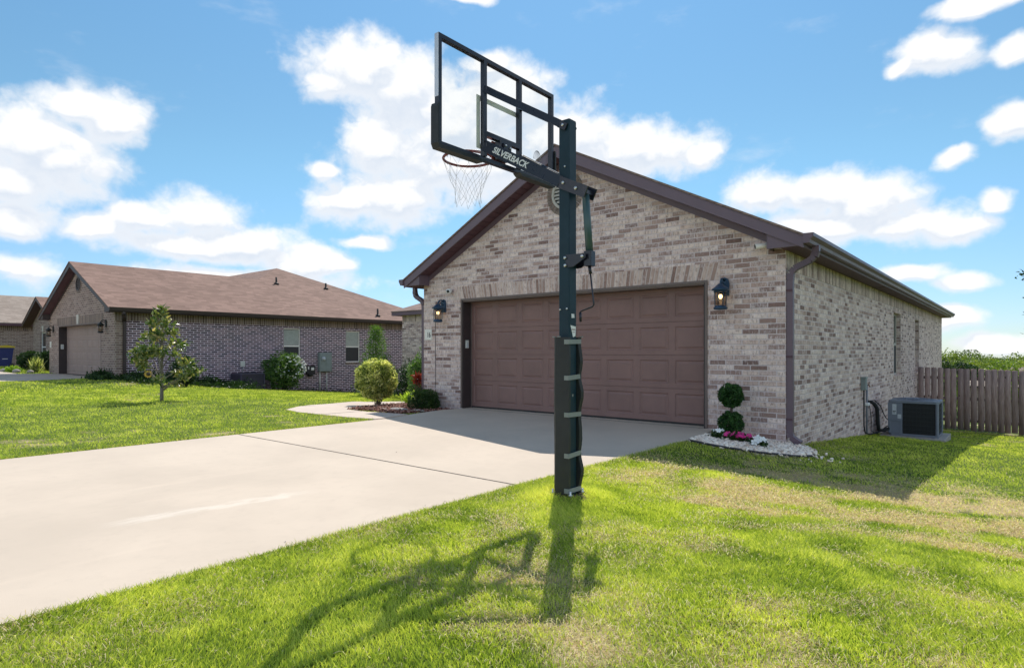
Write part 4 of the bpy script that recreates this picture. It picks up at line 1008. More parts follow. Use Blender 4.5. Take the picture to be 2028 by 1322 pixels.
for (dx_, dy_) in ((-.09, -.06), (.075, .085), (-.02, -.09)): mb = MB(); mb.box(UP + dx_ - .012, UP + dx_ + .012, VP + dy_ - .008, VP + dy_ + .008, 1.25, 1.258); mb.build('padding_tab', M['strap'], pad)
# anchor bolts
for (dx_, dy_) in ((-.085, -.085), (.085, .085), (-.085, .085), (.085, -.085)):
    mb = MB(); mb.tube([(UP + dx_, VP + dy_, zg), (UP + dx_, VP + dy_, zg + .06)], .008, 6); mb.tube([(UP + dx_, VP + dy_, zg + .025), (UP + dx_, VP + dy_, zg + .036)], .016, 6); mb.build('anchor_bolt', M['bolt'], hoop)
# backboard
BX = -1.04; Y0, Y1, Z0, Z1 = -5.47, -3.95, 2.745, 3.62
bb = None
mb = MB(); mb.box(BX - .024, BX - .016, Y0 + .01, Y1 - .01, Z0 + .01, Z1 - .01); bb = mb.build('backboard', M['acrylic'], hoop)
ft = .034; fd = .045
mb = MB()
mb.box(BX - .03, BX + fd - .03, Y0, Y0 + ft, Z0, Z1); mb.box(BX - .03, BX + fd - .03, Y1 - ft, Y1, Z0, Z1)
mb.box(BX - .03, BX + fd - .03, Y0 + ft, Y1 - ft, Z0, Z0 + ft); mb.box(BX - .03, BX + fd - .03, Y0 + ft, Y1 - ft, Z1 - ft, Z1)
fr = mb.build('frame', M['black'], bb)
mb = MB(); mb.box(BX - .031, BX + fd - .031, Y0 - .0015, Y0 - .0002, Z0 + .38, Z1); mb.build('lit_face_strip', M['edgelight'], bb)  # thin pale strip painting the light on the black frame's near side
mb = MB(); yc = -4.71
for s in (-1, 1): mb.box(BX - .012, BX + .03, yc + s * .235 - .018, yc + s * .235 + .018, Z0 + ft, Z1 - ft)
mb.box(BX - .012, BX + .03, yc - .217, yc + .217, 2.955, 2.995)
mb.build('rear_brace', M['black'], bb)
mb = MB()   # painted shooter's square on the glass
sx0, sx1, sz0, sz1, sw = yc - .29, yc + .29, 2.85, 3.30, .045; X0, X1 = BX - .0262, BX - .0242
mb.box(X0, X1, sx0, sx0 + sw, sz0, sz1); mb.box(X0, X1, sx1 - sw, sx1, sz0, sz1); mb.box(X0, X1, sx0 + sw, sx1 - sw, sz1 - sw, sz1); mb.box(X0, X1, sx0 + sw, sx1 - sw, sz0, sz0 + sw)
mb.build('target_square', M['square'], bb)
mb = MB()   # edge padding, lower corners
for s, ye in ((1, Y0), (-1, Y1)):
    yo = ye - s * .022; P = [(yo, Z0 + .30), (yo, Z0 + .012), (yo + s * .02, Z0 - .025), (ye + s * .50, Z0 - .022), (ye + s * .54, Z0 + .004), (ye + s * .02, Z0 + .004), (ye - s * .003, Z0 + .02), (ye - s * .003, Z0 + .33), (yo + s * .008, Z0 + .325)]
    mb = MB(); mb.prism_x(P, BX - .05, BX + .03); mb.build('edge_padding', M['padding'], bb)
# ball emblem printed low on the far side of the glass
mb = MB(); ec = (-4.17, 2.93)
for k in range(3):
    pts = [(BX - .0155, ec[0] + math.cos(a) * (.06 - k * .02), ec[1] + math.sin(a) * (.10)) for a in [math.pi * .04 + i * math.pi * .92 / 10 for i in range(11)]]
    mb.tube(pts, .0025, 4)
mb.tube([(BX - .0155, ec[0], ec[1]), (BX - .0155, ec[0], ec[1] + .1)], .0025, 4)
mb.build('ball_emblem', M['emblem'], bb)
# rim, plate, net
rc = (BX - .03 - .16 - .228 + .02, -4.71, 2.90)
mb = MB(); mb.tube([(rc[0] + .228 * math.cos(a), rc[1] + .228 * math.sin(a), rc[2]) for a in [2 * math.pi * k / 40 for k in range(40)]], .0125, 8, close=True)
for s in (-1, 1): mb.tube([(rc[0] + .228 * math.cos(.75), rc[1] + s * .228 * math.sin(.75), rc[2]), (BX - .04, rc[1] + s * .07, rc[2] - .06)], .007, 6)
rim = mb.build('rim', M['rim'], hoop)
mb = MB(); mb.prism([(BX - .03, rc[1] - .11), (BX - .03, rc[1] + .11), (BX - .15, rc[1] + .085), (rc[0] + .215, rc[1]+.06), (rc[0] + .225, rc[1]), (rc[0] + .215, rc[1] - .06), (BX - .15, rc[1] - .085)], rc[2] - .006, rc[2] + .004)
mb.box(BX - .036, BX - .028, rc[1] - .09, rc[1] + .09, rc[2] - .1, rc[2] + .06); mb.build('rim_plate', M['rimplate'], rim)
mb = MB()
for k in range(12):
    a = 2 * math.pi * (k + .5) / 12; p = (rc[0] + .226 * math.cos(a), rc[1] + .226 * math.sin(a))
    mb = MB(); mb.tube([(p[0], p[1], rc[2] - .004), (p[0] * 1 - .008 * math.cos(a), p[1] - .008 * math.sin(a), rc[2] - .022), (p[0] + .004, p[1] + .004, rc[2] - .006)], .0035, 5); mb.build('net_hook', M['rim'], rim)
mb = MB(); lev = [(.226, -.012), (.200, -.10), (.165, -.19), (.135, -.27), (.120, -.345), (.125, -.42)]
rr = random.Random(3)
def npt(l, k):
    r_, dz_ = lev[l]; a = 2 * math.pi * (k + (.5 if l % 2 else 0)) / 12; j = .006
    return (rc[0] + r_ * math.cos(a) + j * math.sin(k * 7 + l), rc[1] + r_ * math.sin(a) + j * math.cos(k * 5 + l * 3), rc[2] + dz_ + (.012 * math.sin(k * 3.1 + l) if l else 0))
for l in range(5):
    for k in range(12):
        if l % 2 == 0: nb = (k, k - 1)
        else: nb = (k, k + 1)
        for q in nb: mb.tube([npt(l, k), npt(l + 1, q % 12)], .0012, 4)
mb.build('net', M['net'], rim)
# rim bracket behind the glass
mb = MB(); mb.box(BX - .012, BX + .06, yc - .075, yc + .075, 2.80, 2.955, ch=.01); mb.box(BX + .06, BX + .075, yc - .05, yc + .05, 2.84, 2.93); br = mb.build('rim_bracket', M['black'], hoop)
for dy_, dz_ in ((-.03, .91), (.03, .90), (-.03, .86), (.03, .85)): mb = MB(); mb.tube([(BX + .075, yc + dy_, 2 + dz_), (BX + .088, yc + dy_, 2 + dz_)], .009, 6); mb.build('bolt', M['bolt'], br)
# parallelogram arms
def arm(s, za, zb, xend, zend, h, name, w=.012):
    ya = yc + s * .255; yb = VP + s * (hw + .012)
    mb = MB(); p0 = Vector((BX + .03, ya, za)); p1 = Vector((UP - .03, yb, zb)); p2 = Vector((xend, yb, zend))
    mb.bar(p0, p1, w, h); mb.bar(p1 - Vector((.012, 0, 0)), p2, w, h)
    # folded flange
    mb.bar(p0 + Vector((0, -s * .012, h / 2 - .004)), p1 + Vector((0, -s * .010, h / 2 - .004)), .024, .005)
    o = mb.build(name, M['black'], hoop)
    return o, p0, p1, p2
for s in (-1, 1):
    o, p0, p1, p2 = arm(s, 3.34, 2.945, UP + .03, 2.905, .055, 'upper_arm')
    mb = MB(); mb.tube([(UP, p1.y + s * .004, 2.925), (UP, p1.y + s * .016, 2.925)], .012, 6); mb.build('bolt', M['bolt'], o)
    o, p0, p1, p2 = arm(s, 2.865, 2.485, UP + .215, 2.362, .092, 'lower_arm')
    for (xx, zz) in ((UP + .005, 2.468), (UP + .125, 2.405)): mb = MB(); mb.tube([(xx, p1.y + s * .004, zz), (xx, p1.y + s * .018, zz)], .013, 6); mb.build('bolt', M['bolt'], o)
    if s < 0:
        d = (p1 - p0).normalized(); up = Vector((0, 0, 1)); nrm = -(d.cross(up)).normalized() ; 
        nrm = d.cross(up).normalized(); 
        if nrm.y > 0: nrm = -nrm
        upv = nrm.cross(d).normalized()
        rot = Matrix((d, upv, nrm)).transposed()
        if upv.z < 0: upv = -upv; rot = Matrix((d, upv, nrm)).transposed()
        text('SILVERBACK', o, .070, p0.lerp(p1, .36) + nrm * .0085, rot, M['white'], .0008, shear=.15, sx=.92, bold=.0018)
mb = MB(); mb.bar((UP + .19, VP - hw - .006, 2.375), (UP + .19, VP + hw + .006, 2.375), .02, .03); mb.build('arm_spacer', M['black'], hoop)
mb = MB(); mb.bar((BX + .05, yc - .255, 3.34), (BX + .05, yc + .255, 3.34), .03, .03); mb.build('arm_pivot', M['black'], hoop); mb = MB(); mb.bar((BX + .05, yc - .255, 2.865), (BX + .05, yc + .255, 2.865), .03, .03); mb.build('arm_pivot', M['black'], hoop)
# height actuator with crank
at_, ab = Vector((UP + .17, VP, 2.36)), Vector((UP + .205, VP, 1.905))
mb = MB(); mb.tube([at_, ab], .029, 14); act = mb.build('height_actuator', M['actuator'], hoop)
mb = MB(); mb.box(ab.x - .035, ab.x + .035, VP - .035, VP + .035, 1.80, 1.915, ch=.008); mb.build('gear_box', M['black'], act)
mb = MB(); mb.tube([(ab.x, VP, 1.80), (ab.x + .01, VP, 1.74)], .013, 8); mb.tube([(ab.x + .008, VP, 1.75), (ab.x + .035, VP, 1.535), (ab.x + .04, VP, 1.50), (ab.x + .03, VP, 1.485), (ab.x - .075, VP, 1.455), (ab.x - .085, VP, 1.44)], .0065, 8)
mb.tube([(ab.x - .085, VP, 1.445), (ab.x - .082, VP, 1.37)], .010, 8); mb.build('crank_handle', M['black'], act)
mb = MB()
for s in (-1, 1): mb.prism_y([(UP + hw - .03, 1.80), (UP + hw + .04, 1.80), (ab.x - .03, 1.845), (ab.x + .0, 1.86), (ab.x - .0, 1.895), (UP + hw - .03, 1.90)], VP + s * (hw + .004) - .004, VP + s * (hw + .004) + .004); mb.build('bracket', M['black'], act); mb = MB()

for xx, zz in ((UP + .02, 1.875), (UP + .022, 1.815), (ab.x - .025, 1.872)): mb = MB(); mb.tube([(xx, VP - hw - .008, zz), (xx, VP - hw - .022, zz)], .012, 6); mb.build('bolt', M['bolt'], act)
for xx, zz in ((UP - .035, 1.47), (UP + .03, 1.475), (UP + .01, 2.60)): mb = MB(); mb.tube([(xx, VP - hw, zz), (xx, VP - hw - .008, zz)], .008, 6); mb.build('bolt', M['bolt'], hoop)
mb = MB(); X = UP + hw + .0005
mb.add([(X, VP - .022, 1.435), (X, VP + .018, 1.435), (X, VP + .022, 1.405), (X, VP - .02, 1.402)], [(0, 1, 2, 3)])
mb.add([(X, VP - .035, 1.345), (X, VP + .04, 1.335), (X, VP + .035, 1.26), (X, VP + .0, 1.25)], [(0, 1, 2, 3)]); mb.build('sticker', M['white'], hoop)
mb = MB(); mb.box(X + .0003, X + .0008, VP - .018, VP + .032, 1.308, 1.315); mb.box(X + .0003, X + .0008, VP - .008, VP + .028, 1.288, 1.292); mb.build('sticker_print', M['rim'], hoop)
mb = MB(); mb.box(X, X + .001, VP - .012, VP + .004, .78, .80); mb.build('sticker', M['strap'], hoop)

# ------------------------------------------------------------------ air conditioners, boxes, pipes
def ac_unit(label, x0, x1, y0, y1, z0, h, mats, detailed=True, facex=False):
    t = thing('air_conditioner', label, 'air conditioner', ((x0 + x1) / 2, (y0 + y1) / 2, z0))
    body, dark, rail = mats; w = .2 * (x1 - x0); c = .045
    mb = MB(); mb.box(x0 + .03, x1 - .03, y0 + .03, y1 - .03, z0 + .03, z0 + h - .05, ch=.03); mb.build('coil', dark, t)
    mb = MB(); mb.box(x0, x1, y0, y1, z0, z0 + .045, ch=c); mb.build('base_pan', body, t)
    mb = MB(); mb.box(x0 - .008, x1 + .008, y0 - .008, y1 + .008, z0 + h - .055, z0 + h, ch=c); mb.build('top_cover', body, t, bevel=.006)
    for (cx, cy) in ((x0 + .02, y0 + .02), (x1 - .02, y0 + .02), (x1 - .02, y1 - .02), (x0 + .02, y1 - .02)):
        mb = MB(); r_ = .03; mb.box(cx - r_, cx + r_, cy - r_, cy + r_, z0 + .045, z0 + h - .055, ch=.02); mb.build('corner_post', body, t)
    mb = MB()
    for k in range(1, 7):
        z = z0 + .05 + (h - .1) * k / 7
        mb.box(x0 + .05, x1 - .05, y0 - .003, y0 + .003, z - .004, z + .004); mb.box(x1 - .003, x1 + .003, y0 + .05, y1 - .05, z - .004, z + .004)
    for k in range(1, 12):
        xx = x0 + .05 + (x1 - x0 - .1) * k / 12; mb.box(xx - .0015, xx + .0015, y0 - .001, y0 + .001, z0 + .05, z0 + h - .055)
        yy = y0 + .05 + (y1 - y0 - .1) * k / 12; mb.box(x1 - .001, x1 + .001, yy - .0015, yy + .0015, z0 + .05, z0 + h - .055)
    mb.build('grille', rail, t)
    cx, cy = (x0 + x1) / 2, (y0 + y1) / 2; zt_ = z0 + h
    mb = MB()
    for r_ in (.10, .17, .24, .31): mb.tube([(cx + r_ * math.cos(a), cy + r_ * math.sin(a), zt_ + .025 - .03 * max(0, r_ - .24)) for a in [2 * math.pi * k / 28 for k in range(28)]], .004, 5, close=True)
    for k in range(12):
        a = 2 * math.pi * k / 12; mb.tube([(cx + .06 * math.cos(a), cy + .06 * math.sin(a), zt_ + .028), (cx + .3 * math.cos(a), cy + .3 * math.sin(a), zt_ + .024), (cx + .36 * math.cos(a), cy + .36 * math.sin(a), zt_ + .0)], .004, 5)
    mb.lathe([(.07, .024), (.07, .032), (.02, .036)], (cx, cy, zt_), 12); mb.build('fan_guard', rail if not detailed else body, t)
    if detailed:
        mb = MB(); mb.box(x0 - .012, x0 + .25, y0 - .014, y0 + .02, z0 + .30, z0 + h - .06); mb.build('control_panel', body, t, bevel=.006)
        mb = MB(); mb.box(x0 + .2, x0 + .25, y0 - .013, y0 + .02, z0 + .045, z0 + .299); mb.box(x0 - .01, x0 + .2, y0 - .004, y0 + .02, z0 + .05, z0 + .299); mb.build('lower_panel', body, t)
        mb = MB(); mb.box(x0 + .07, x0 + .145, y0 - .0165, y0 - .0142, z0 + .44, z0 + .66); mb.box(x0 + .165, x0 + .23, y0 - .0165, y0 - .0142, z0 + .36, z0 + .45); mb.build('data_label', M['label'], t)
        mb = MB(); mb.box(x0 + .08, x0 + .135, y0 - .0172, y0 - .0166, z0 + .50, z0 + .515); mb.box(x0 + .085, x0 + .12, y0 - .0172, y0 - .0166, z0 + .475, z0 + .485); mb.build('label_print', M['ink'], t)
        mb = MB(); mb.tube([(x0 + .0, y0 - .01, z0 + .12), (x0 - .05, y0 - .01, z0 + .10)], .018, 8); mb.build('service_valve', M['brass'], t)
    return t
zp = tz(.7, 6.6) + .05
mb = MB(); mb.box(.14, 1.30, 6.14, 7.46, zp - .15, zp); tag(mb.build('equipment_pad', M['pad'], bevel=.01), 'pale concrete pad under the grey-green air conditioner by the brick side wall', 'concrete pad')
ac_unit('grey-green air conditioner with dark grille between the brick side wall and wooden fence', .30, 1.17, 6.35, 7.25, zp + .002, .74, (M['acgrey'], M['acdark'], M['acrail']))
zq = tz(-21., 3.6)
t = ac_unit('dark air conditioner low against the neighbour\'s purple brick wall beside the white-flowered bush', -21.5, -20.65, 2.62, 3.6, zq - .02, .68, (M['nacmat'], M['nacmat'], M['acrail']), detailed=False)
t = thing('disconnect_box', 'small grey electrical disconnect box on the brick side wall above the pipes', 'electrical box', (.05, 5.16, .2))
mb = MB(); mb.box(.001, .09, 5.08, 5.24, .36, .62); mb.build('cover', M['metergrey'], t, bevel=.008)
mb = MB(); mb.box(-.0 + .002, .098, 5.06, 5.26, .6, .625); mb.build('rain_lip', M['metergrey'], t)
mb = MB(); mb.tube([(.05, 5.13, .36), (.05, 5.13, -.35), (.06, 5.2, -.50), (.10, 5.5, -.56), (.2, 6.0, -.53), (.28, 6.34, -.45)], .013, 8); mb.build('whip_conduit', M['hose'], t)
t = thing('refrigerant_lines', 'black insulated lines looping from the brick wall down to the grey-green air conditioner', 'pipes', (.05, 5.9, -.2))
mb = MB(); mb.tube([(.0, 5.74, .08), (.07, 5.75, .09), (.12, 5.80, .05), (.16, 5.88, -.05), (.17, 5.92, -.35), (.18, 5.95, -.50), (.24, 6.2, -.54), (.30, 6.36, -.50)], [.03, .036, .038, .038, .036, .036, .034, .03], 10); mb.build('insulated_line', M['hose'], t)
mb = MB(); mb.tube([(.02, 5.78, .1), (.12, 5.85, .12), (.2, 6.0, .0), (.27, 6.15, -.25), (.29, 6.34, -.32)], .009, 6); mb.tube([(.02, 5.9, .02), (.05, 5.92, -.3), (.08, 5.7, -.5), (.14, 5.9, -.58), (.28, 6.33, -.5)], .008, 6); mb.build('copper_line', M['hose'], t)
t = thing('drain_pipe', 'grey-blue vertical drain pipe with white cap on the brick beside the disconnect box', 'pipe', (.03, 5.55, -.3))
mb = MB(); mb.tube([(.03, 5.55, -.55), (.03, 5.55, .46)], .017, 8); mb.build('pipe', M['pipe'], t)
mb = MB(); mb.box(.001, .075, 5.49, 5.61, .02, .085); mb.build('clamp', M['white'], t, bevel=.01)
t = thing('hose_tap', 'small brass tap on the brick above the black insulated lines', 'tap', (.05, 5.62, .4))
mb = MB(); mb.tube([(0, 5.62, .44), (.06, 5.62, .44), (.08, 5.62, .40)], .013, 8); mb.build('spout', M['brass'], t)
mb = MB(); mb.tube([(.05, 5.62, .44), (.05, 5.62, .475)], .006, 6); mb.lathe([(.02, 0), (.028, .004), (.02, .008)], (.05, 5.62, .475), 10); mb.build('handle', M['brass'], t)
# neighbour wall fittings
nx0 = a1
t = thing('electric_meter_box', 'tall grey-green electric meter box on the neighbour\'s brick between its two windows', 'meter box', (nx0 + .1, 7.2, -.4))
mb = MB(); mb.box(nx0 + .001, nx0 + .16, 6.62, 7.26, .22, 1.08); mb.build('cabinet', M['metergrey'], t, bevel=.015)
mb = MB(); mb.box(nx0 + .161, nx0 + .17, 6.64, 6.92, .25, 1.05); mb.box(nx0 + .161, nx0 + .17, 6.95, 7.24, .25, 1.05); mb.build('cover', M['metergrey'], t)
mb = MB(); mb.tube([(nx0 + .17, 6.8, .80), (nx0 + .26, 6.8, .80)], .085, 14); mb.build('meter', M['label'], t)
mb = MB(); mb.tube([(nx0 + .06, 6.7, .22), (nx0 + .06, 6.7, -.75)], .03, 8); mb.tube([(nx0 + .06, 7.05, .22), (nx0 + .06, 7.05, -.75)], .025, 8); mb.build('conduit', M['offwhite'], t)
t = thing('utility_box', 'black rounded utility box with white tags left of the grey meter box', 'utility box', (nx0 + .1, 6.2, 0))
mb = MB(); mb.box(nx0 + .001, nx0 + .17, 6.0, 6.42, .14, .50, ch=.03); mb.lathe([(.08, 0), (.12, .04), (.13, .1)], (nx0 + .09, 6.2, .03), 10); mb.build('case', M['seal'], t)
mb = MB(); mb.box(nx0 + .171, nx0 + .175, 6.04, 6.10, .34, .46); mb.build('tag', M['white'], t); mb = MB(); mb.box(nx0 + .171, nx0 + .175, 6.2, 6.34, .30, .42); mb.build('tag', M['white'], t)
t = thing('utility_box', 'small off-white box on the neighbour\'s brick just right of the flowering bush', 'utility box', (nx0 + .1, 5.75, .3))
mb = MB(); mb.box(nx0 + .001, nx0 + .09, 5.62, 5.86, .30, .56); mb.build('case', M['offwhite'], t, bevel=.01)
mb = MB(); mb.box(nx0 + .0905, nx0 + .094, 5.65, 5.83, .33, .53); mb.build('lid', M['offwhite'], t)
t = thing('outlet_cover', 'white outlet cover on the purple brick above the neighbour\'s air conditioner', 'outlet', (nx0 + .03, 3.2, .4))
mb = MB(); mb.box(nx0 + .001, nx0 + .05, 3.10, 3.28, .52, .74); mb.build('cover', M['offwhite'], t, bevel=.008)
mb = MB(); mb.tube([(nx0 + .03, 3.19, .52), (nx0 + .03, 3.19, .1)], .012, 6); mb.build('conduit', M['metergrey'], t)

# recycling bin
bx, by = -37.3, -1.5; bz = tz(bx, by)
t = thing('recycling_bin', 'blue wheeled recycling bin with yellow lid at the far left on the lawn', 'bin', (bx, by, bz))
mb = MB(); mb.add([(bx + sx * w_, by + sy * d_, bz + z_) for z_, w_, d_ in ((.06, .24, .27), (1.0, .31, .36)) for sx, sy in ((-1, -1), (1, -1), (1, 1), (-1, 1))], [(0, 3, 2, 1), (4, 5, 6, 7), (0, 1, 5, 4), (1, 2, 6, 5), (2, 3, 7, 6), (3, 0, 4, 7)]); mb.box(bx - .33, bx + .33, by - .38, by + .38, bz + .93, bz + .99)
mb.build('body', M['binblue'], t, bevel=.02)
mb = MB(); mb.prism_x([(by - .42, bz + 1.0), (by + .40, bz + 1.0), (by + .40, bz + 1.07), (by + .1, bz + 1.13), (by - .35, bz + 1.08), (by - .42, bz + 1.04)], bx - .34, bx + .34); mb.build('lid', M['binyellow'], t)
for s in (-1, 1): mb = MB(); mb.tube([(bx + s * .24, by + .28, bz + .1), (bx + s * .30, by + .28, bz + .1)], .1, 14); mb.build('wheel', M['seal'], t)
mb = MB(); mb.box(bx + .281, bx + .287, by - .1, by + .12, bz + .42, bz + .45); mb.build('marking', M['white'], t)

# ------------------------------------------------------------------ fence
def fence(name, label, xa, xb, y, group=None):
    t = thing(name, label, 'fence', ((xa + xb) / 2, y, tz((xa + xb) / 2, y)), group)
    rr = random.Random(11); V = []; F = []; tone = []; x = xa; k = 0
    while x < xb - .02:
        w_ = .143; g_ = rr.choice([.006, .016, .024, .030]); zb = tz(x, y) + .03 + rr.uniform(-.01, .02); zt_ = 1.86 + tz(x + .07, y) * 1.0 + rr.uniform(-.012, .012); c = .022
        lean = rr.uniform(-.004, .004)
        P = [(x, zb), (x + w_, zb), (x + w_ + lean, zt_ - c), (x + w_ - c + lean, zt_), (x + c + lean, zt_), (x + lean, zt_ - c)]
        dy_ = rr.uniform(-.003, .003); n = len(V)
        V += [(p, y - .018 + dy_, q) for p, q in P] + [(p, y + dy_, q) for p, q in P]; tn = rr.random(); tone += [tn] * 12
        F += [[n + 0, n + 1, n + 2, n + 5], [n + 5, n + 2, n + 3, n + 4], [n + 6, n + 11, n + 8, n + 7], [n + 11, n + 10, n + 9, n + 8]]
        F += [[n + i, n + 6 + i, n + 6 + (i + 1) % 6, n + (i + 1) % 6] for i in range(6)]
        x += w_ + g_; k += 1
    np_mesh('boards', V, F, M['fence'], t, {'tone': tone})
    mb = MB()
    for hz in (.3, .95, 1.55): mb.bar((xa, y + .022, tz(xa, y) + hz), (xb, y + .022, tz(xb, y) + hz), .038, .085)
    np_ = MB()
    o = mb.build('rail', M['fencerail'], t)
    x = xa + .05
    while x <= xb:
        p_ = MB(); p_.box(x - .045, x + .045, y + .042, y + .13, tz(x, y) - .2, tz(x, y) + 1.72); p_.build('post', M['fencerail'], t); x += 2.4
    return t
M['fencerail'] = simple('fence_rail_wood', (.2, .14, .125), .9, var=.3, scale=12)
fy = 13.9
f1 = fence('wooden_fence', 'weathered brown picket privacy fence running from the brick wall past the air conditioner', .02, 9.8, fy)
# ------------------------------------------------------------------ foliage
def rand_dirs(n):
    v = rng.normal(size=(n, 3)); return v / np.linalg.norm(v, axis=1, keepdims=True)

def leaf_verts(C, D, Nn, L, W, fold=.25):
    """C centres, D leaf axis, Nn leaf normal, L, W arrays -> verts (n*6), tris (n*4) pointed leaf folded on its midrib"""
    n = len(C); S = np.cross(D, Nn); S /= np.linalg.norm(S, axis=1, keepdims=True) + 1e-9; Nn = np.cross(S, D)
    L = L[:, None]; W = W[:, None]
    b = C - D * L / 2; t = C + D * L / 2 - Nn * L * .10
    up = Nn * W * fold
    p1 = C - D * L * .12 + S * W / 2 + up; p2 = C - D * L * .12 - S * W / 2 + up
    q = C + Nn * 0
    V = np.stack([b, p1, q, p2, t], 1).reshape(-1, 3)
    base = (np.arange(n) * 5)[:, None]
    F = np.concatenate([base + np.array([[0, 1, 2]]), base + np.array([[0, 2, 3]]), base + np.array([[1, 4, 2]]), base + np.array([[2, 4, 3]])], 0)
    return V, F

def crown_points(n, c, r, lump=.25, freq=2.2, shell=.55, seed=0, flat_bottom=None):
    """points in a lumpy ellipsoid, denser near its surface"""
    d = rand_dirs(n); c = np.array(c); r = np.array(r)
    ph = np.array([mnoise.noise(Vector((float(a[0]) * freq + seed * 7.3, float(a[1]) * freq + seed, float(a[2]) * freq))) for a in d])
    rad = (shell + (1 - shell) * rng.random(n) ** .6) * (1 + lump * ph * 1.6)
    P = c + d * r * rad[:, None]
    return P, d

def foliage(name, specs, mat, L, W, parent=None, up=.35, tone_noise=4., droop=0., out=.7, bias=0.):
    """specs: list of (n, centre, radii, lump, shell)"""
    Ps, Ds = [], []
    for i, (n, c, r, lump, shell) in enumerate(specs):
        P, d = crown_points(n, c, r, lump, shell=shell, seed=i + 1); Ps.append(P); Ds.append(d)
    P = np.concatenate(Ps); d = np.concatenate(Ds); n = len(P)
    D = d * out + rand_dirs(n) * .8 + np.array([0, 0, up - droop]); D /= np.linalg.norm(D, axis=1, keepdims=True)
    Nn = rand_dirs(n) + np.array([0, 0, .6]); 
    Ls = L * rng.uniform(.65, 1.2, n); Ws = W * rng.uniform(.7, 1.15, n)
    V, F = leaf_verts(P, D, Nn, Ls, Ws)
    tn = np.array([mnoise.noise(Vector((float(p[0]) * tone_noise, float(p[1]) * tone_noise, float(p[2]) * tone_noise))) for p in P])
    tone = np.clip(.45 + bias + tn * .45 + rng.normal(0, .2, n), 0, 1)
    return np_mesh(name, V, F, mat, parent, {'tone': np.repeat(tone, 5)})

def stems(name, paths, mat, parent):
    mb = MB()
    for pts, r in paths: mb.tube(pts, r, 7)
    return mb.build(name, mat, parent)

def wob(a, b, n=5, amt=.04):
    a, b = Vector(a), Vector(b); L = (b - a).length
    return [a.lerp(b, k / n) + (Vector((random.uniform(-1, 1), random.uniform(-1, 1), random.uniform(-.5, .5))) * amt * L if 0 < k < n else Vector((0, 0, 0))) for k in range(n + 1)]

# small magnolia on the lawn
TX, TY = -12.74, -3.13; TZ = tz(TX, TY)
mag = thing('magnolia_tree', 'small sparse magnolia tree with tan-backed leaves standing alone on the left lawn', 'tree', (TX, TY, TZ))
cu, su = .768, .64
cl = [(-.02, 1.99, .15), (-.17, 1.78, .17), (.12, 1.80, .18), (.30, 1.58, .15), (-.33, 1.47, .17), (.03, 1.52, .21), (.28, 1.28, .20), (-.52, 1.10, .17), (-.20, 1.16, .20), (.12, 1.12, .17), (-.64, .90, .16), (-.38, .82, .17), (.50, .84, .18), (.66, .66, .16), (.30, .60, .15), (.10, .50, .13), (-.60, 1.22, .12), (.42, 1.08, .12), (.02, 2.14, .10), (-.42, 1.0, .14), (.22, .40, .10), (.5, .52, .12)]
specs = []; paths = [([(TX, TY, TZ - .1), (TX + .005, TY, TZ + .25), (TX - .02, TY + .01, TZ + .6), (TX + .01, TY, TZ + 1.1), (TX, TY + .02, TZ + 1.6), (TX, TY, TZ + 2.05)], [.045, .038, .030, .022, .014, .006])]
for i, (l, z, r) in enumerate(cl):
    dep = random.uniform(-.3, .3) * min(1, (2.3 - z)); x = TX + cu * l - su * dep; y = TY + su * l + cu * dep
    specs.append((int(75 * (r / .17) ** 2), (x, y, TZ + z), (r * 1.15, r * 1.15, r * .9), .5, .2))
    zb = max(.22, z * .55 - .05 * (i % 3)); paths.append((wob((TX, TY, TZ + zb), (x, y, TZ + z), 5, .05), [.016, .013, .010, .008, .006, .003]))
stems('trunk', paths, M['bark'], mag)
foliage('crown', specs, M['leaf_mag'], .135, .06, mag, up=.25, out=.9, tone_noise=3., bias=.02)

def bush(name, label, cat, c, r, n, mat, L, W, lump=.2, shell=.72, stem=None, group=None, extra=(), **kw):
    z = tz(c[0], c[1]) if stem is not None else c[2] - r[2]
    t = thing(name, label, cat, (c[0], c[1], min(z, c[2] - r[2] + .02)), group)
    sp = [(n, c, r, lump, shell)] + list(extra)
    foliage('foliage', sp, mat, L, W, t, **kw)
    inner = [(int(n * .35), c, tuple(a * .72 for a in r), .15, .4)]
    paths = []
    for k in range(9):
        a = random.uniform(0, 6.28); q = random.uniform(.35, .85)
        paths.append((wob((c[0] + .04 * math.cos(a), c[1] + .04 * math.sin(a), tz(c[0], c[1]) - .03), (c[0] + r[0] * q * math.cos(a), c[1] + r[1] * q * math.sin(a), c[2] + r[2] * random.uniform(-.1, .6)), 4, .06), [.014, .011, .008, .006, .003]))
    stems('stem', paths, M['barkd'], t)
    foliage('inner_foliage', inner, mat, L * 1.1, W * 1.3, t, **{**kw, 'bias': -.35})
    return t

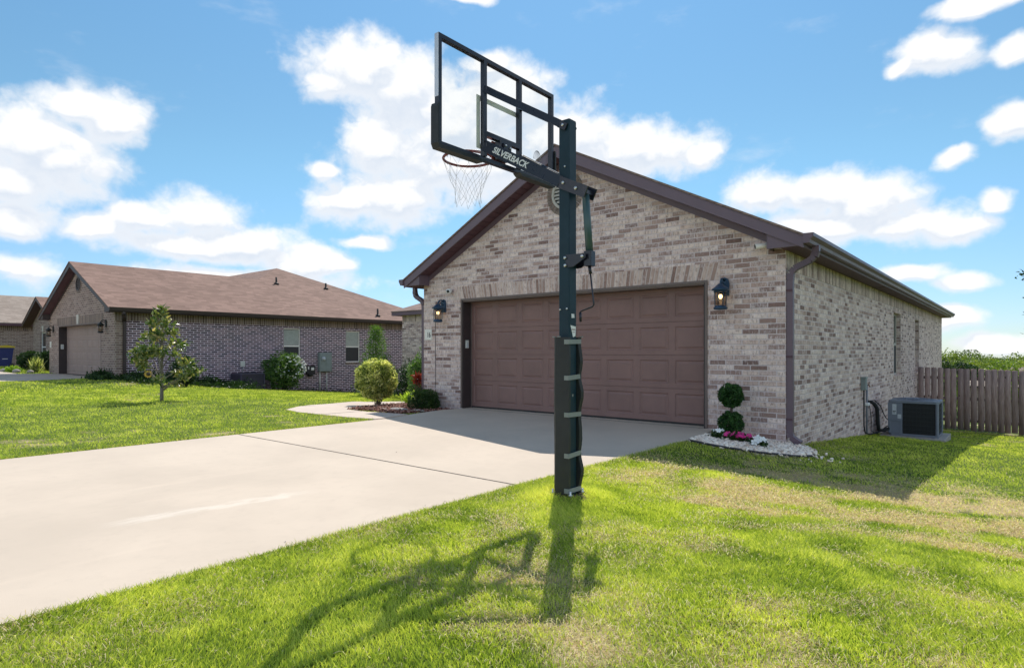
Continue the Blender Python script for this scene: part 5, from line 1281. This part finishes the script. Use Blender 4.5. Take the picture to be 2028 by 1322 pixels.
bc_ = (-8.28, -.47)
bush('round_shrub', 'round yellow-variegated shrub clipped to a ball in the mulch bed by the walkway', 'shrub', (bc_[0], bc_[1], .53), (.46, .46, .44), 5200, M['leaf_var'], .075, .032, lump=.12, stem=1, bias=.0, droop=.2, tone_noise=6.,
     extra=[(500, (bc_[0], bc_[1], .22), (.27, .27, .16), .3, .3)])
bush('boxwood', 'low dark green boxwood mound at the left foot of the garage brick', 'shrub', (-6.88, -.36, .115), (.35, .32, .26), 4600, M['leaf_box'], .036, .018, lump=.14, shell=.8, bias=-.05)
bush('lime_plant', 'small lime-green leafy plant behind the dark boxwood mound', 'plant', (-9.05, 1.25, -.04), (.33, .28, .17), 420, M['leaf_lime'], .16, .045, lump=.3, shell=.3, up=.9, bias=.2)
bush('tall_shrub', 'tall dark green shrub beside the brick corner, behind the red-leaved one', 'shrub', (-10.2, 2.75, .28), (.52, .50, .82), 5200, M['leaf_hyd'], .07, .035, lump=.35, bias=.05)
bush('dark_shrub', 'dark shadowed shrub between the conifer and the tall green shrub', 'shrub', (-11.8, 3.6, .12), (.55, .5, .72), 3200, M['leaf_dark'], .07, .035, lump=.25)
bush('red_shrub', 'red-leaved shrub peeping out beside the brick garage corner', 'shrub', (-8.74, 1.12, .48), (.12, .12, .16), 110, M['leaf_red'], .13, .05, lump=.4, shell=.2, up=.0, out=1.4)
cx_, cy_ = -15.4, 5.0
con = thing('conifer', 'bright green narrow conifer rising behind the round variegated shrub', 'conifer', (cx_, cy_, tz(cx_, cy_)))
sp = []
for k in range(14):
    z = .1 + k * .18; r_ = .74 * (1 - k / 14.) ** .5 + .03
    for q in range(4):
        a = q * 1.57 + k * .9; sp.append((150 if k < 8 else 80, (cx_ + r_ * .5 * math.cos(a), cy_ + r_ * .5 * math.sin(a), tz(cx_, cy_) + z), (r_ * .62, r_ * .62, .17), .5, .2))
foliage('crown', sp, M['leaf_con'], .10, .026, con, up=.7, out=1.0, tone_noise=5.)
stems('trunk', [([(cx_, cy_, tz(cx_, cy_) - .05), (cx_, cy_, tz(cx_, cy_) + 1.5), (cx_, cy_, tz(cx_, cy_) + 2.5)], [.04, .025, .006])], M['barkd'], con)
hyd = bush('flowering_shrub', 'big dark green shrub dotted with white flowers against the neighbour\'s brick', 'shrub', (-20.75, 4.45, .32), (.82, .70, .72), 5000, M['leaf_hyd'], .10, .05, lump=.35, bias=.05)
fl = [(int(230), (-20.75 + .35, 4.45 + .12, .48), (.60, .60, .52), .1, .93)]
foliage('blossoms', fl, M['whitepetal'], .10, .09, hyd, up=.2)
bush('corner_shrub', 'dark green shrub at the neighbour\'s corner bed, half hidden behind the magnolia', 'shrub', (-18.9, -.15, .48), (.42, .40, .48), 2600, M['leaf_dark'], .08, .04, lump=.25)
bush('clipped_shrub', 'dark clipped shrub beside the blue bin, left of its dark twin', 'shrub', (-33.6, -1.2, .72), (.62, .5, .44), 2200, M['leaf_dark'], .09, .045, lump=.15, group='clipped shrubs by the far window')
bush('clipped_shrub', 'dark clipped shrub directly below the white-framed window', 'shrub', (-32.1, -.9, .72), (.66, .5, .44), 2200, M['leaf_dark'], .09, .045, lump=.2, group='clipped shrubs by the far window')
bush('strappy_plant', 'pale strap-leaved plant beside the neighbour\'s garage brick', 'plant', (-30.4, -1.65, .52), (.42, .3, .34), 130, M['leaf_var'], .42, .04, lump=.3, shell=.1, up=1.3)
bush('low_plant', 'light green low plant among pale rocks by the neighbour\'s driveway', 'plant', (-30.8, -2.35, .34), (.35, .3, .16), 300, M['leaf_lime'], .14, .05, lump=.3, bias=-.4)
rk = [(-31.6, -2.2, .17), (-31.2, -2.6, .14), (-30.3, -2.35, .15), (-29.7, -2.0, .13)]
for i, (x, y, r_) in enumerate(rk):
    mb = MB(); mb.ball((x, y, tz(x, y) + r_ * .4), r_, 8, 5, .7)
    tag(mb.build('border_rock', M['rock']), ['pale border rock at the far-left end of the row by the neighbour\'s driveway', 'pale border rock closest to the neighbour\'s driveway edge, by the low plant', 'pale border rock below the strap-leaved plant', 'smallest pale border rock, next to the neighbour\'s garage pier'][i], 'rock', 'border rocks by the neighbour\'s garage')
# ground cover strip along the neighbour's wall
gcs = []
for k in range(46):
    t_ = k / 45; x = -22.4 + 2.0 * t_ + random.uniform(-.2, .9) * (1 if k > 6 else .2); y = -1.9 + 4.3 * t_ + random.uniform(-.35, .35)
    gcs.append((130, (x, y, tz(x, y) + .12), (.42, .38, random.uniform(.16, .30)), .4, .2)); x += random.uniform(.2, 1.0); y -= random.uniform(.1, .5); gcs.append((70, (x, y, tz(x, y) + .05), (.4, .35, .13), .4, .2))
for k in range(22):
    y = 5.2 + k * .42; gcs.append((26, (-21.5, y, tz(-21.5, y) + .04), (.2, .25, .12), .4, .2))
gc = foliage('ground_cover', gcs, M['leaf_dark'], .11, .045, None, up=.6); gc['kind'] = 'stuff'
# sunflower ornament on a stake
sx_, sy_ = -19.75, -.95; sz_ = tz(sx_, sy_)
t = thing('sunflower', 'sunflower with tan petals and dark centre low in the bed beside the magnolia', 'flower', (sx_, sy_, sz_))
dcam = Vector((2.44 - sx_, -8.74 - sy_, .9)).normalized(); s1 = dcam.cross(Vector((0, 0, 1))).normalized(); s2 = s1.cross(dcam)
cc = Vector((sx_, sy_, sz_ + .34)); mb = MB()
for k in range(14):
    a = 2 * math.pi * k / 14; d1 = s1 * math.cos(a) + s2 * math.sin(a); d2 = -s1 * math.sin(a) + s2 * math.cos(a)
    P = [cc + d1 * .05, cc + d1 * .09 + d2 * .022, cc + d1 * .135, cc + d1 * .09 - d2 * .022]
    P += [p - dcam * .006 for p in P]; mb.add(P, [(0, 1, 2, 3), (7, 6, 5, 4), (0, 4, 5, 1), (1, 5, 6, 2), (2, 6, 7, 3), (3, 7, 4, 0)])
mb.build('petal', M['sunyellow'], t)
mb = MB(); mb.tube([cc - dcam * .005, cc + dcam * .02], .055, 14); mb.build('flower_head', M['barkd'], t)
mb = MB(); mb.tube([(sx_, sy_, sz_ - .02), cc - dcam * .02], .01, 6); mb.build('stem', M['leaf_dark'], t)

# double-ball topiary
tx_, ty_ = -.64, -.28; tz_ = tz(tx_, ty_)
top = thing('ball_topiary', 'double ball topiary against the brick between the garage door and the downspout', 'topiary', (tx_, ty_, tz_))
for nm, zc, r_ in (('lower_ball', .13, .172), ('upper_ball', .52, .168)):
    foliage(nm, [(3400, (tx_, ty_, zc), (r_, r_, r_), .13, .76), (900, (tx_, ty_, zc), (r_ * .7, r_ * .7, r_ * .7), .1, .5)], M['leaf_topiary'], .034, .018, top, tone_noise=14.)
stems('stem', [([(tx_, ty_, tz_ - .05), (tx_ + .01, ty_, .3), (tx_, ty_, .5)], [.016, .014, .012]), ([(tx_ + .02, ty_, tz_ - .05), (tx_ - .012, ty_ + .01, .3), (tx_ + .01, ty_, .45)], [.01, .01, .008])], M['barkd'], top)
def bedding(label, x, y, pm, n, r_, fr=.045):
    z = tz(x, y) + .02; t = thing('bedding_flower', label, 'flowers', (x, y, z), 'bedding plants in the white gravel')
    foliage('leaves', [(150, (x, y, z + .05), (r_, r_ * .8, .06), .3, .2)], M['leaf_box'], .06, .03, t, up=.4)
    mb = MB()
    for k in range(n):
        a = random.uniform(0, 6.28); q = r_ * math.sqrt(random.random()); c = Vector((x + q * math.cos(a), y + q * .8 * math.sin(a), z + .09 + random.uniform(-.02, .03)))
        ax = Vector((random.uniform(-.5, .6), random.uniform(-1, -.2), random.uniform(.4, 1))).normalized(); e1 = ax.orthogonal().normalized(); e2 = ax.cross(e1)
        for p in range(5):
            b = 2 * math.pi * p / 5; d1 = e1 * math.cos(b) + e2 * math.sin(b); d2 = -e1 * math.sin(b) + e2 * math.cos(b); f = fr * random.uniform(.8, 1.1)
            mb.add([c, c + d1 * f * .6 + d2 * f * .38 + ax * .006, c + d1 * f + ax * .003, c + d1 * f * .6 - d2 * f * .38 + ax * .006], [(0, 1, 2, 3)])
    mb.build('blossoms', pm, t); return t
bedding('white-flowered bedding plant, at the left end of the pink ones in the gravel', -.66, -.74, M['whitepetal'], 6, .11)
bedding('pink-flowered bedding plant next to the white one nearest the driveway', -.50, -.71, M['pink'], 5, .10)
bedding('bright pink bedding plant in front of the ball topiary, middle of the row', -.36, -.66, M['pink'], 7, .11)
bedding('pink bedding plant at the downspout end of the pink row', -.22, -.62, M['pink'], 5, .10)
bedding('white-flowered bedding plant nearest the lawn, right end of the flower row', -.10, -.78, M['whitepetal'], 5, .12, .055)

# gravel bed
def scatter_poly(P, n):
    xs = [p[0] for p in P]; ys = [p[1] for p in P]; out = []
    while sum(len(a) for a in out) < n:
        x = rng.uniform(min(xs), max(xs), n); y = rng.uniform(min(ys), max(ys), n); m = inpoly(x, y, P); out.append(np.stack([x[m], y[m]], 1))
    return np.concatenate(out)[:n]
def chips(name, P, n, size, mat, aspect=(1, 1, 1), bed=.0, mound=0., seed=1):
    Q = scatter_poly(P, n)
    base = np.array([(-1, -1, -.8), (1, -1, -1), (1, 1, -.8), (-1, 1, -1), (-.8, -.7, 1), (.7, -.8, .8), (.8, .7, 1), (-.7, .8, .8)]) * .5
    Fq = np.array([(0, 3, 2, 1), (4, 5, 6, 7), (0, 1, 5, 4), (1, 2, 6, 5), (2, 3, 7, 6), (3, 0, 4, 7)])
    n = len(Q); s = size * rng.uniform(.5, 1.25, n); A = rng.normal(size=(n, 3, 3)); 
    q, _ = np.linalg.qr(A)
    jit = 1 + rng.uniform(-.25, .25, (n, 8, 3))
    V = np.einsum('nij,nkj->nki', q, (base[None] * jit) * (s[:, None, None] * np.array(aspect)[None, None])) 
    z = terr(Q[:, 0], Q[:, 1]) + bed + rng.uniform(-.3, .6, n) * size + mound
    V = V + np.stack([Q[:, 0], Q[:, 1], z], 1)[:, None]
    F = (np.arange(n)[:, None, None] * 8 + Fq[None]).reshape(-1, 4)
    o = np_mesh(name, V.reshape(-1, 3), F, mat, None, {'tone': np.repeat(rng.random(n), 8)}); o['kind'] = 'stuff'; return o
def bedsheet(name, P, mat, top):
    o = draped(name, P, mat, top=top, thick=.06); o['kind'] = 'structure'; return o
bedsheet('gravel_bed', BEDR, M['soil'], .006)
chips('white_gravel', BEDR, 4600, .042, M['gravel'], (1.25, .9, .7), .012)
chips('white_gravel_scatter', [(-.9, -1.5), (.8, -1.0), (.8, -.1), (.42, -.2), (.42, -.72), (0, -1.02), (-.45, -1.2), (-.9, -1.3)], 45, .026, M['gravel'], (1.2, .9, .7), .02)
bedsheet('mulch_bed', BEDL, M['soil'], .006)
chips('mulch', BEDL, 5200, .045, M['mulch'], (1.4, .55, .3), .012)
E2 = [(-.84, -.95), (-.80, -1.315), (-.45, -1.335), (0, -1.195), (.36, -.895), (.475, -.61), (.45, -.35)]
mb = MB(); mb.tube([(x, y, tz(x, y) + .022) for x, y in E2], .014, 6)
tag(mb.build('bed_edging', M['plastic_edge']), 'dark plastic edging strip curving round the front of the white gravel bed', 'edging')
for i, (x, y, L_, a) in enumerate([(-6.75, -1.12, .45, .2), (-6.35, -1.0, .3, .5), (-7.05, -1.25, .22, -.1)]):
    mb = MB(); mb.ball((0, 0, 0), .5, 9, 6, .5); 
    lab = ['long flat grey rock edging the red mulch beside the boxwood', 'grey rock tucked under the front of the dark boxwood mound', 'smallest grey rock, at the left end of the row edging the mulch'][i]
    V = [Vector((v[0] * L_ * 1.0 * (1 + .2 * math.sin(9 * v[1])), v[1] * L_ * .42, v[2] * L_ * .38)) for v in mb.v]; M_ = Matrix.Rotation(a, 3, 'Z')
    mb.v = [tuple(M_ @ v + Vector((x, y, tz(x, y) + .03))) for v in V]; tag(mb.build('border_rock', M['rock']), lab, 'rock', 'rocks edging the mulch bed')
mb = MB(); mb.lathe([(.0, .012), (.16, .014), (.24, .004), (.27, -.01)], (UP, VP - .05, zg), 18); tag(mb.build('soil_patch', M['soil']), kind='stuff')

# ------------------------------------------------------------------ trees beyond the fence
def far_tree(label, x, y, zb, h, rad, mat, leaf, n, name='broadleaf_tree', seedn=5):
    t = thing(name, label, 'tree', (x, y, zb)); sp = []
    for k in range(9):
        a = k * 2.4; q = rad * (.55 if k else 0); zz = zb + h * (.62 + .2 * math.sin(k * 1.7)); r_ = rad * (.5 + .12 * math.cos(k * 2.1))
        sp.append((n // 9, (x + q * math.cos(a), y + q * math.sin(a), zz), (r_, r_, r_ * .75), .35, .55))
    foliage('crown', sp, mat, leaf, leaf * .6, t, tone_noise=.9 / rad * 2, up=.1)
    stems('trunk', [([(x, y, zb - .5), (x + .05, y, zb + h * .3), (x, y, zb + h * .75)], [rad * .07, rad * .05, rad * .02])] + [(wob((x, y, zb + h * .25), (s[1][0], s[1][1], s[1][2]), 4, .06), [rad * .035, rad * .03, rad * .02, rad * .015, rad * .01]) for s in sp[1:6]], M['barkd'], t)
    return t
def dirpt(px, d):     # layout helper used while placing far trees: bearing (in degrees from the sight line) and distance
    b = R(39.81) - math.radians(px); return (2.44 - math.sin(b) * d, -8.74 + math.cos(b) * d)
def bearing(px): return math.degrees(math.atan((px - 1014) / 1206))
x, y = dirpt(bearing(2024), 76); far_tree('bright yellow-green broadleaf tree behind the pale tan roof beyond the fence', x, y, -6.3, 6.8, 3.1, M['leaf_farb'], .30, 5200)
x, y = dirpt(bearing(1889), 92); far_tree('small pale green round tree just above the fence next to the house corner', x, y, -6.5, 5.6, 1.3, M['leaf_farb'], .22, 1600)
x, y = dirpt(bearing(1884), 108); far_tree('dark blue-green tree in front of the woodland, nearest the house corner', x, y, -8, 8.6, 2.6, M['leaf_dark'], .30, 3200)
x, y = dirpt(bearing(1944), 104); far_tree('dark blue-green tree in front of the woodland, left of the bright tree', x, y, -8, 7.9, 2.3, M['leaf_dark'], .30, 3000)
# tree whose outer twigs reach in at the right edge of the view
x, y = dirpt(bearing(2098), 20)
et = thing('garden_tree', 'leafy tree beyond the fence, only its dark outer twigs entering at the right edge', 'tree', (x, y, tz(x, y)))
zt_ = tz(x, y); sp = []; pt = [([(x, y, zt_ - .1), (x, y, zt_ + 2), (x, y, 3.6)], [.10, .07, .02])]
for k in range(26):
    a = k * 2.39; q = random.uniform(.15, .62); zz = random.uniform(1.2, 4.2); c_ = (x + q * math.cos(a), y + q * math.sin(a), zz)
    sp.append((70, c_, (.25, .25, .2), .4, .2)); pt.append((wob((x, y, zz - .5), c_, 4, .06), [.03, .02, .015, .01, .005]))
for k in range(7):      # thin outer twigs toward the garden
    zz = 1.55 + k * .14; tx0 = Vector((x, y, zz - .3)); dv = Vector((-.768, -.64, 0)); tp = tx0 + dv * random.uniform(.62, .80) + Vector((0, 0, .35)); pt.append((wob(tx0, tp, 4, .05), [.02, .014, .01, .006, .003])); sp.append((9, tuple(tp), (.13, .13, .08), .3, .2))
foliage('crown', sp, M['leaf_box'], .11, .05, et, up=.0); stems('trunk', pt, M['barkd'], et)

Ps = []; rw = random.Random(21)
def crownband(b0, b1, step, d0, d1, n, leaf, hz):
    b = b0; out = []
    while b < b1:
        for rowi in range(3):
            d_ = d0 + (d1 - d0) * rowi / 2 + rw.uniform(-4, 4); bb = b + rw.uniform(-step, step) * .5; x, y = dirpt(bb, d_)
            r_ = rw.uniform(2.4, 4.2); zt = hz + rowi * .5 + rw.uniform(-.8, .6) - r_ * .55; out.append((n, (x, y, zt), (r_, r_, r_ * .75), .35, .6))
            out.append((n // 2, (x + rw.uniform(-2, 2), y, zt - 2.6), (r_ * 1.1, r_ * 1.1, r_ * .8), .3, .7))
        b += step
    return out
sp = crownband(33.5, 50, 1.15, 118, 160, 1300, .42, -1.0)
wd = foliage('woodland', sp, M['leaf_far'], .42, .28, None, tone_noise=.22, up=.1); wd['kind'] = 'stuff'
sp = crownband(-75, 33, 3.2, 150, 190, 260, 1.1, -.6) + crownband(50, 120, 3.5, 130, 170, 260, 1.1, .5)
wd = foliage('woodland', sp, M['leaf_far'], 1.1, .75, None, tone_noise=.2, up=.1); wd['kind'] = 'stuff'

# ------------------------------------------------------------------ grass
def grass(name, n, region, hmin, hmax, wmul, segs2, dens=None, strawmul=1., edge=.0):
    camp = np.array([2.442, -8.74])
    x = rng.uniform(region[0], region[1], n); y = rng.uniform(region[2], region[3], n)
    dd = np.hypot(x - camp[0], y - camp[1]); k = dens(x, y, dd) > rng.random(n)
    # inside the camera's broad field (plus a margin), to leave out grass nothing sees
    ang = np.degrees(np.arctan2(-(x - camp[0]), (y - camp[1]))) - 39.81
    k &= (np.abs(ang) < 50) & (dd < 60) & ~blocked(x, y)
    x, y, dd = x[k], y[k], dd[k]; n = len(x)
    dry = dryness(x, y); straw = (rng.random(n) < np.clip((dry - .12) * 1.25 * strawmul + .045, 0, .93)).astype(float)
    clump = fbm(x + 3, y + 8, 3.5, 3)
    h = rng.uniform(hmin, hmax, n) * (.6 + .8 * clump) * (1 - .35 * straw) * np.where(dry > .45, .7, 1.)
    near = np.hypot(x - UP, y - VP); h *= 1 + 1.1 * np.exp(-(np.maximum(near - .12, 0) / .30) ** 2)
    k2 = near > .10 + .1 * rng.random(n); x, y, dd, dry, straw, clump, h = [a[k2] for a in (x, y, dd, dry, straw, clump, h)]; n = len(x)
    w = wmul * (.0022 + .00075 * dd) * rng.uniform(.7, 1.3, n)
    z = terr(x, y) - .004
    a = rng.uniform(0, 2 * math.pi, n) ; flow = fbm(x, y, 1.3, 2) * 7
    la = np.where(rng.random(n) < .5, a, flow + rng.normal(0, .6, n)); lean = h * (rng.uniform(.15, 1.0, n) + straw * rng.uniform(.2, 1.8, n))
    L = np.stack([np.cos(la), np.sin(la)], 1) * lean[:, None]; S = np.stack([np.cos(a), np.sin(a)], 1) * w[:, None]
    hz = h * np.where(straw > 0, .6, 1.)
    b = np.stack([x, y], 1)
    c3 = lambda xy, zz: np.concatenate([xy, zz[:, None]], 1)
    if segs2:
        V = np.stack([c3(b - S / 2, z), c3(b + S / 2, z), c3(b + L * .35 - S * .42, z + hz * .6), c3(b + L * .35 + S * .42, z + hz * .6), c3(b + L, z + hz)], 1).reshape(-1, 3)
        bs = (np.arange(n) * 5)[:, None]; F = np.concatenate([bs + np.array([[0, 1, 3]]), bs + np.array([[0, 3, 2]]), bs + np.array([[2, 3, 4]])], 0); m = 5
    else:
        V = np.stack([c3(b - S / 2, z), c3(b + S / 2, z), c3(b + L, z + hz)], 1).reshape(-1, 3); bs = (np.arange(n) * 3)[:, None]; F = bs + np.array([[0, 1, 2]]); m = 3
    lush = np.exp(-(np.maximum(near[k2] - .12, 0) / .5) ** 2)
    tone = np.clip(clump * .75 + rng.normal(.12, .17, n) + lush * .1, 0, 1)
    o = np_mesh(name, V, F, M['grass'], None, {'tone': np.repeat(tone, m), 'straw': np.repeat(straw, m)}); o['kind'] = 'stuff'; return o
grass('grass', 1700000, (-4.5, 5, -9.2, -.5), .014, .032, .82, True, lambda x, y, d: np.where(d < 6.5, np.clip(1.35 - d * .12, .35, 1), 0))
grass('grass', 1500000, (-25, 8, -9, 14), .018, .036, 1.0, False, lambda x, y, d: np.where(d >= 6.3, np.clip(7.5 / d, .0, 1) ** 1.6, 0))
grass('grass', 500000, (-50, -5, -12, 8), .03, .05, 1.5, False, lambda x, y, d: np.where(d > 16, np.clip(13 / d, 0, 1) ** 1.5, 0))
# dead runners lying on top of the turf
def thatch(n, region, dmax):
    x = rng.uniform(region[0], region[1], n); y = rng.uniform(region[2], region[3], n); dd = np.hypot(x - 2.442, y + 8.74)
    dry = dryness(x, y); ang = np.degrees(np.arctan2(-(x - 2.442), (y + 8.74))) - 39.81
    k = (rng.random(n) < .03 + dry * 1.0) & ~blocked(x, y) & (dd < dmax) & (np.abs(ang) < 50) & (rng.random(n) < np.clip(4.5 / dd, 0, 1)) & (np.hypot(x - UP, y - VP) > .15)
    x, y, dd = x[k], y[k], dd[k]; n = len(x); z = terr(x, y) + rng.uniform(.008, .026, n)
    a = rng.uniform(0, 2 * math.pi, n); L = rng.uniform(.015, .05, n); w = .0010 + .00048 * dd; bend = rng.normal(0, .5, n)
    D1 = np.stack([np.cos(a), np.sin(a)], 1); D2 = np.stack([np.cos(a + bend), np.sin(a + bend)], 1); S = np.stack([-np.sin(a), np.cos(a)], 1) * w[:, None] / 2
    b = np.stack([x, y], 1); m = b + D1 * L[:, None] * .5; e = m + D2 * L[:, None] * .5; up = rng.uniform(-.006, .012, n)
    V = np.stack([np.c_[b - S, z - .006], np.c_[b + S, z - .006], np.c_[m - S, z + up], np.c_[m + S, z + up], np.c_[e, z - .004]], 1).reshape(-1, 3)
    bs = (np.arange(n) * 5)[:, None]; F = np.concatenate([bs + np.array([[0, 1, 3]]), bs + np.array([[0, 3, 2]]), bs + np.array([[2, 3, 4]])], 0)
    o = np_mesh('dry_grass', V, F, M['grass'], None, {'tone': np.repeat(np.clip(rng.normal(.5, .3, n), 0, 1), 5), 'straw': np.repeat((rng.random(n) < .8).astype(float), 5)}); o['kind'] = 'stuff'
thatch(900000, (-5, 8, -9.2, 2), 12)
# long fringe where the lawn meets the slabs
def fringe(P, n, wid=.035):
    pts = []
    for i in range(len(P)):
        a, b = np.array(P[i]), np.array(P[(i + 1) % len(P)]); L = np.hypot(*(b - a)); m = int(L * n)
        if m: t = rng.random(m)[:, None]; pts.append(a + (b - a) * t + rng.normal(0, wid, (m, 2)))
    return np.concatenate(pts)
Q = np.concatenate([fringe([(-.80, -12), (-.80, -1.4)], 420), fringe([(-5.83, -12), (-5.83, -2.6)], 420)] + [fringe([WALK[i], WALK[i + 1]], 160, .02) for i in range(0, 10)])
Q = Q[~blocked(Q[:, 0], Q[:, 1])]; n = len(Q); a = rng.uniform(0, 6.283, n); h = rng.uniform(.02, .05, n); la = rng.uniform(0, 6.283, n); z = terr(Q[:, 0], Q[:, 1]) - .01
S = np.stack([np.cos(a), np.sin(a)], 1) * (.003 + .0006 * np.hypot(Q[:, 0] - 2.4, Q[:, 1] + 8.7))[:, None]; L = np.stack([np.cos(la), np.sin(la)], 1) * (h * .8)[:, None]
V = np.stack([np.c_[Q - S / 2, z], np.c_[Q + S / 2, z], np.c_[Q + L, z + h]], 1).reshape(-1, 3)
st_ = (rng.random(n) < .16).astype(float)
o = np_mesh('grass', V, np.arange(n * 3).reshape(-1, 3), M['grass'], None, {'tone': np.repeat(np.clip(rng.normal(.35, .2, n), 0, 1), 3), 'straw': np.repeat(st_, 3)}); o['kind'] = 'stuff'
# a few leaves and bits blown onto the slab
mb = MB()
for k in range(9):
    x, y = random.uniform(-5.6, -.95), random.uniform(-8, -1); r_ = random.uniform(.004, .008); a = random.uniform(0, 6.28)
    if k < 8: x = -.86 - random.random() * .12
    P = [(x + r_ * math.cos(a) * 1.6, y + r_ * math.sin(a) * 1.6, .004), (x - r_ * math.sin(a), y + r_ * math.cos(a), .009), (x - r_ * math.cos(a) * 1.6, y - r_ * math.sin(a) * 1.6, .004), (x + r_ * math.sin(a), y - r_ * math.cos(a), .006)]
    mb.add(P, [(0, 1, 2, 3)])
o = mb.build('leaf_litter', M['bark']); o['kind'] = 'stuff'
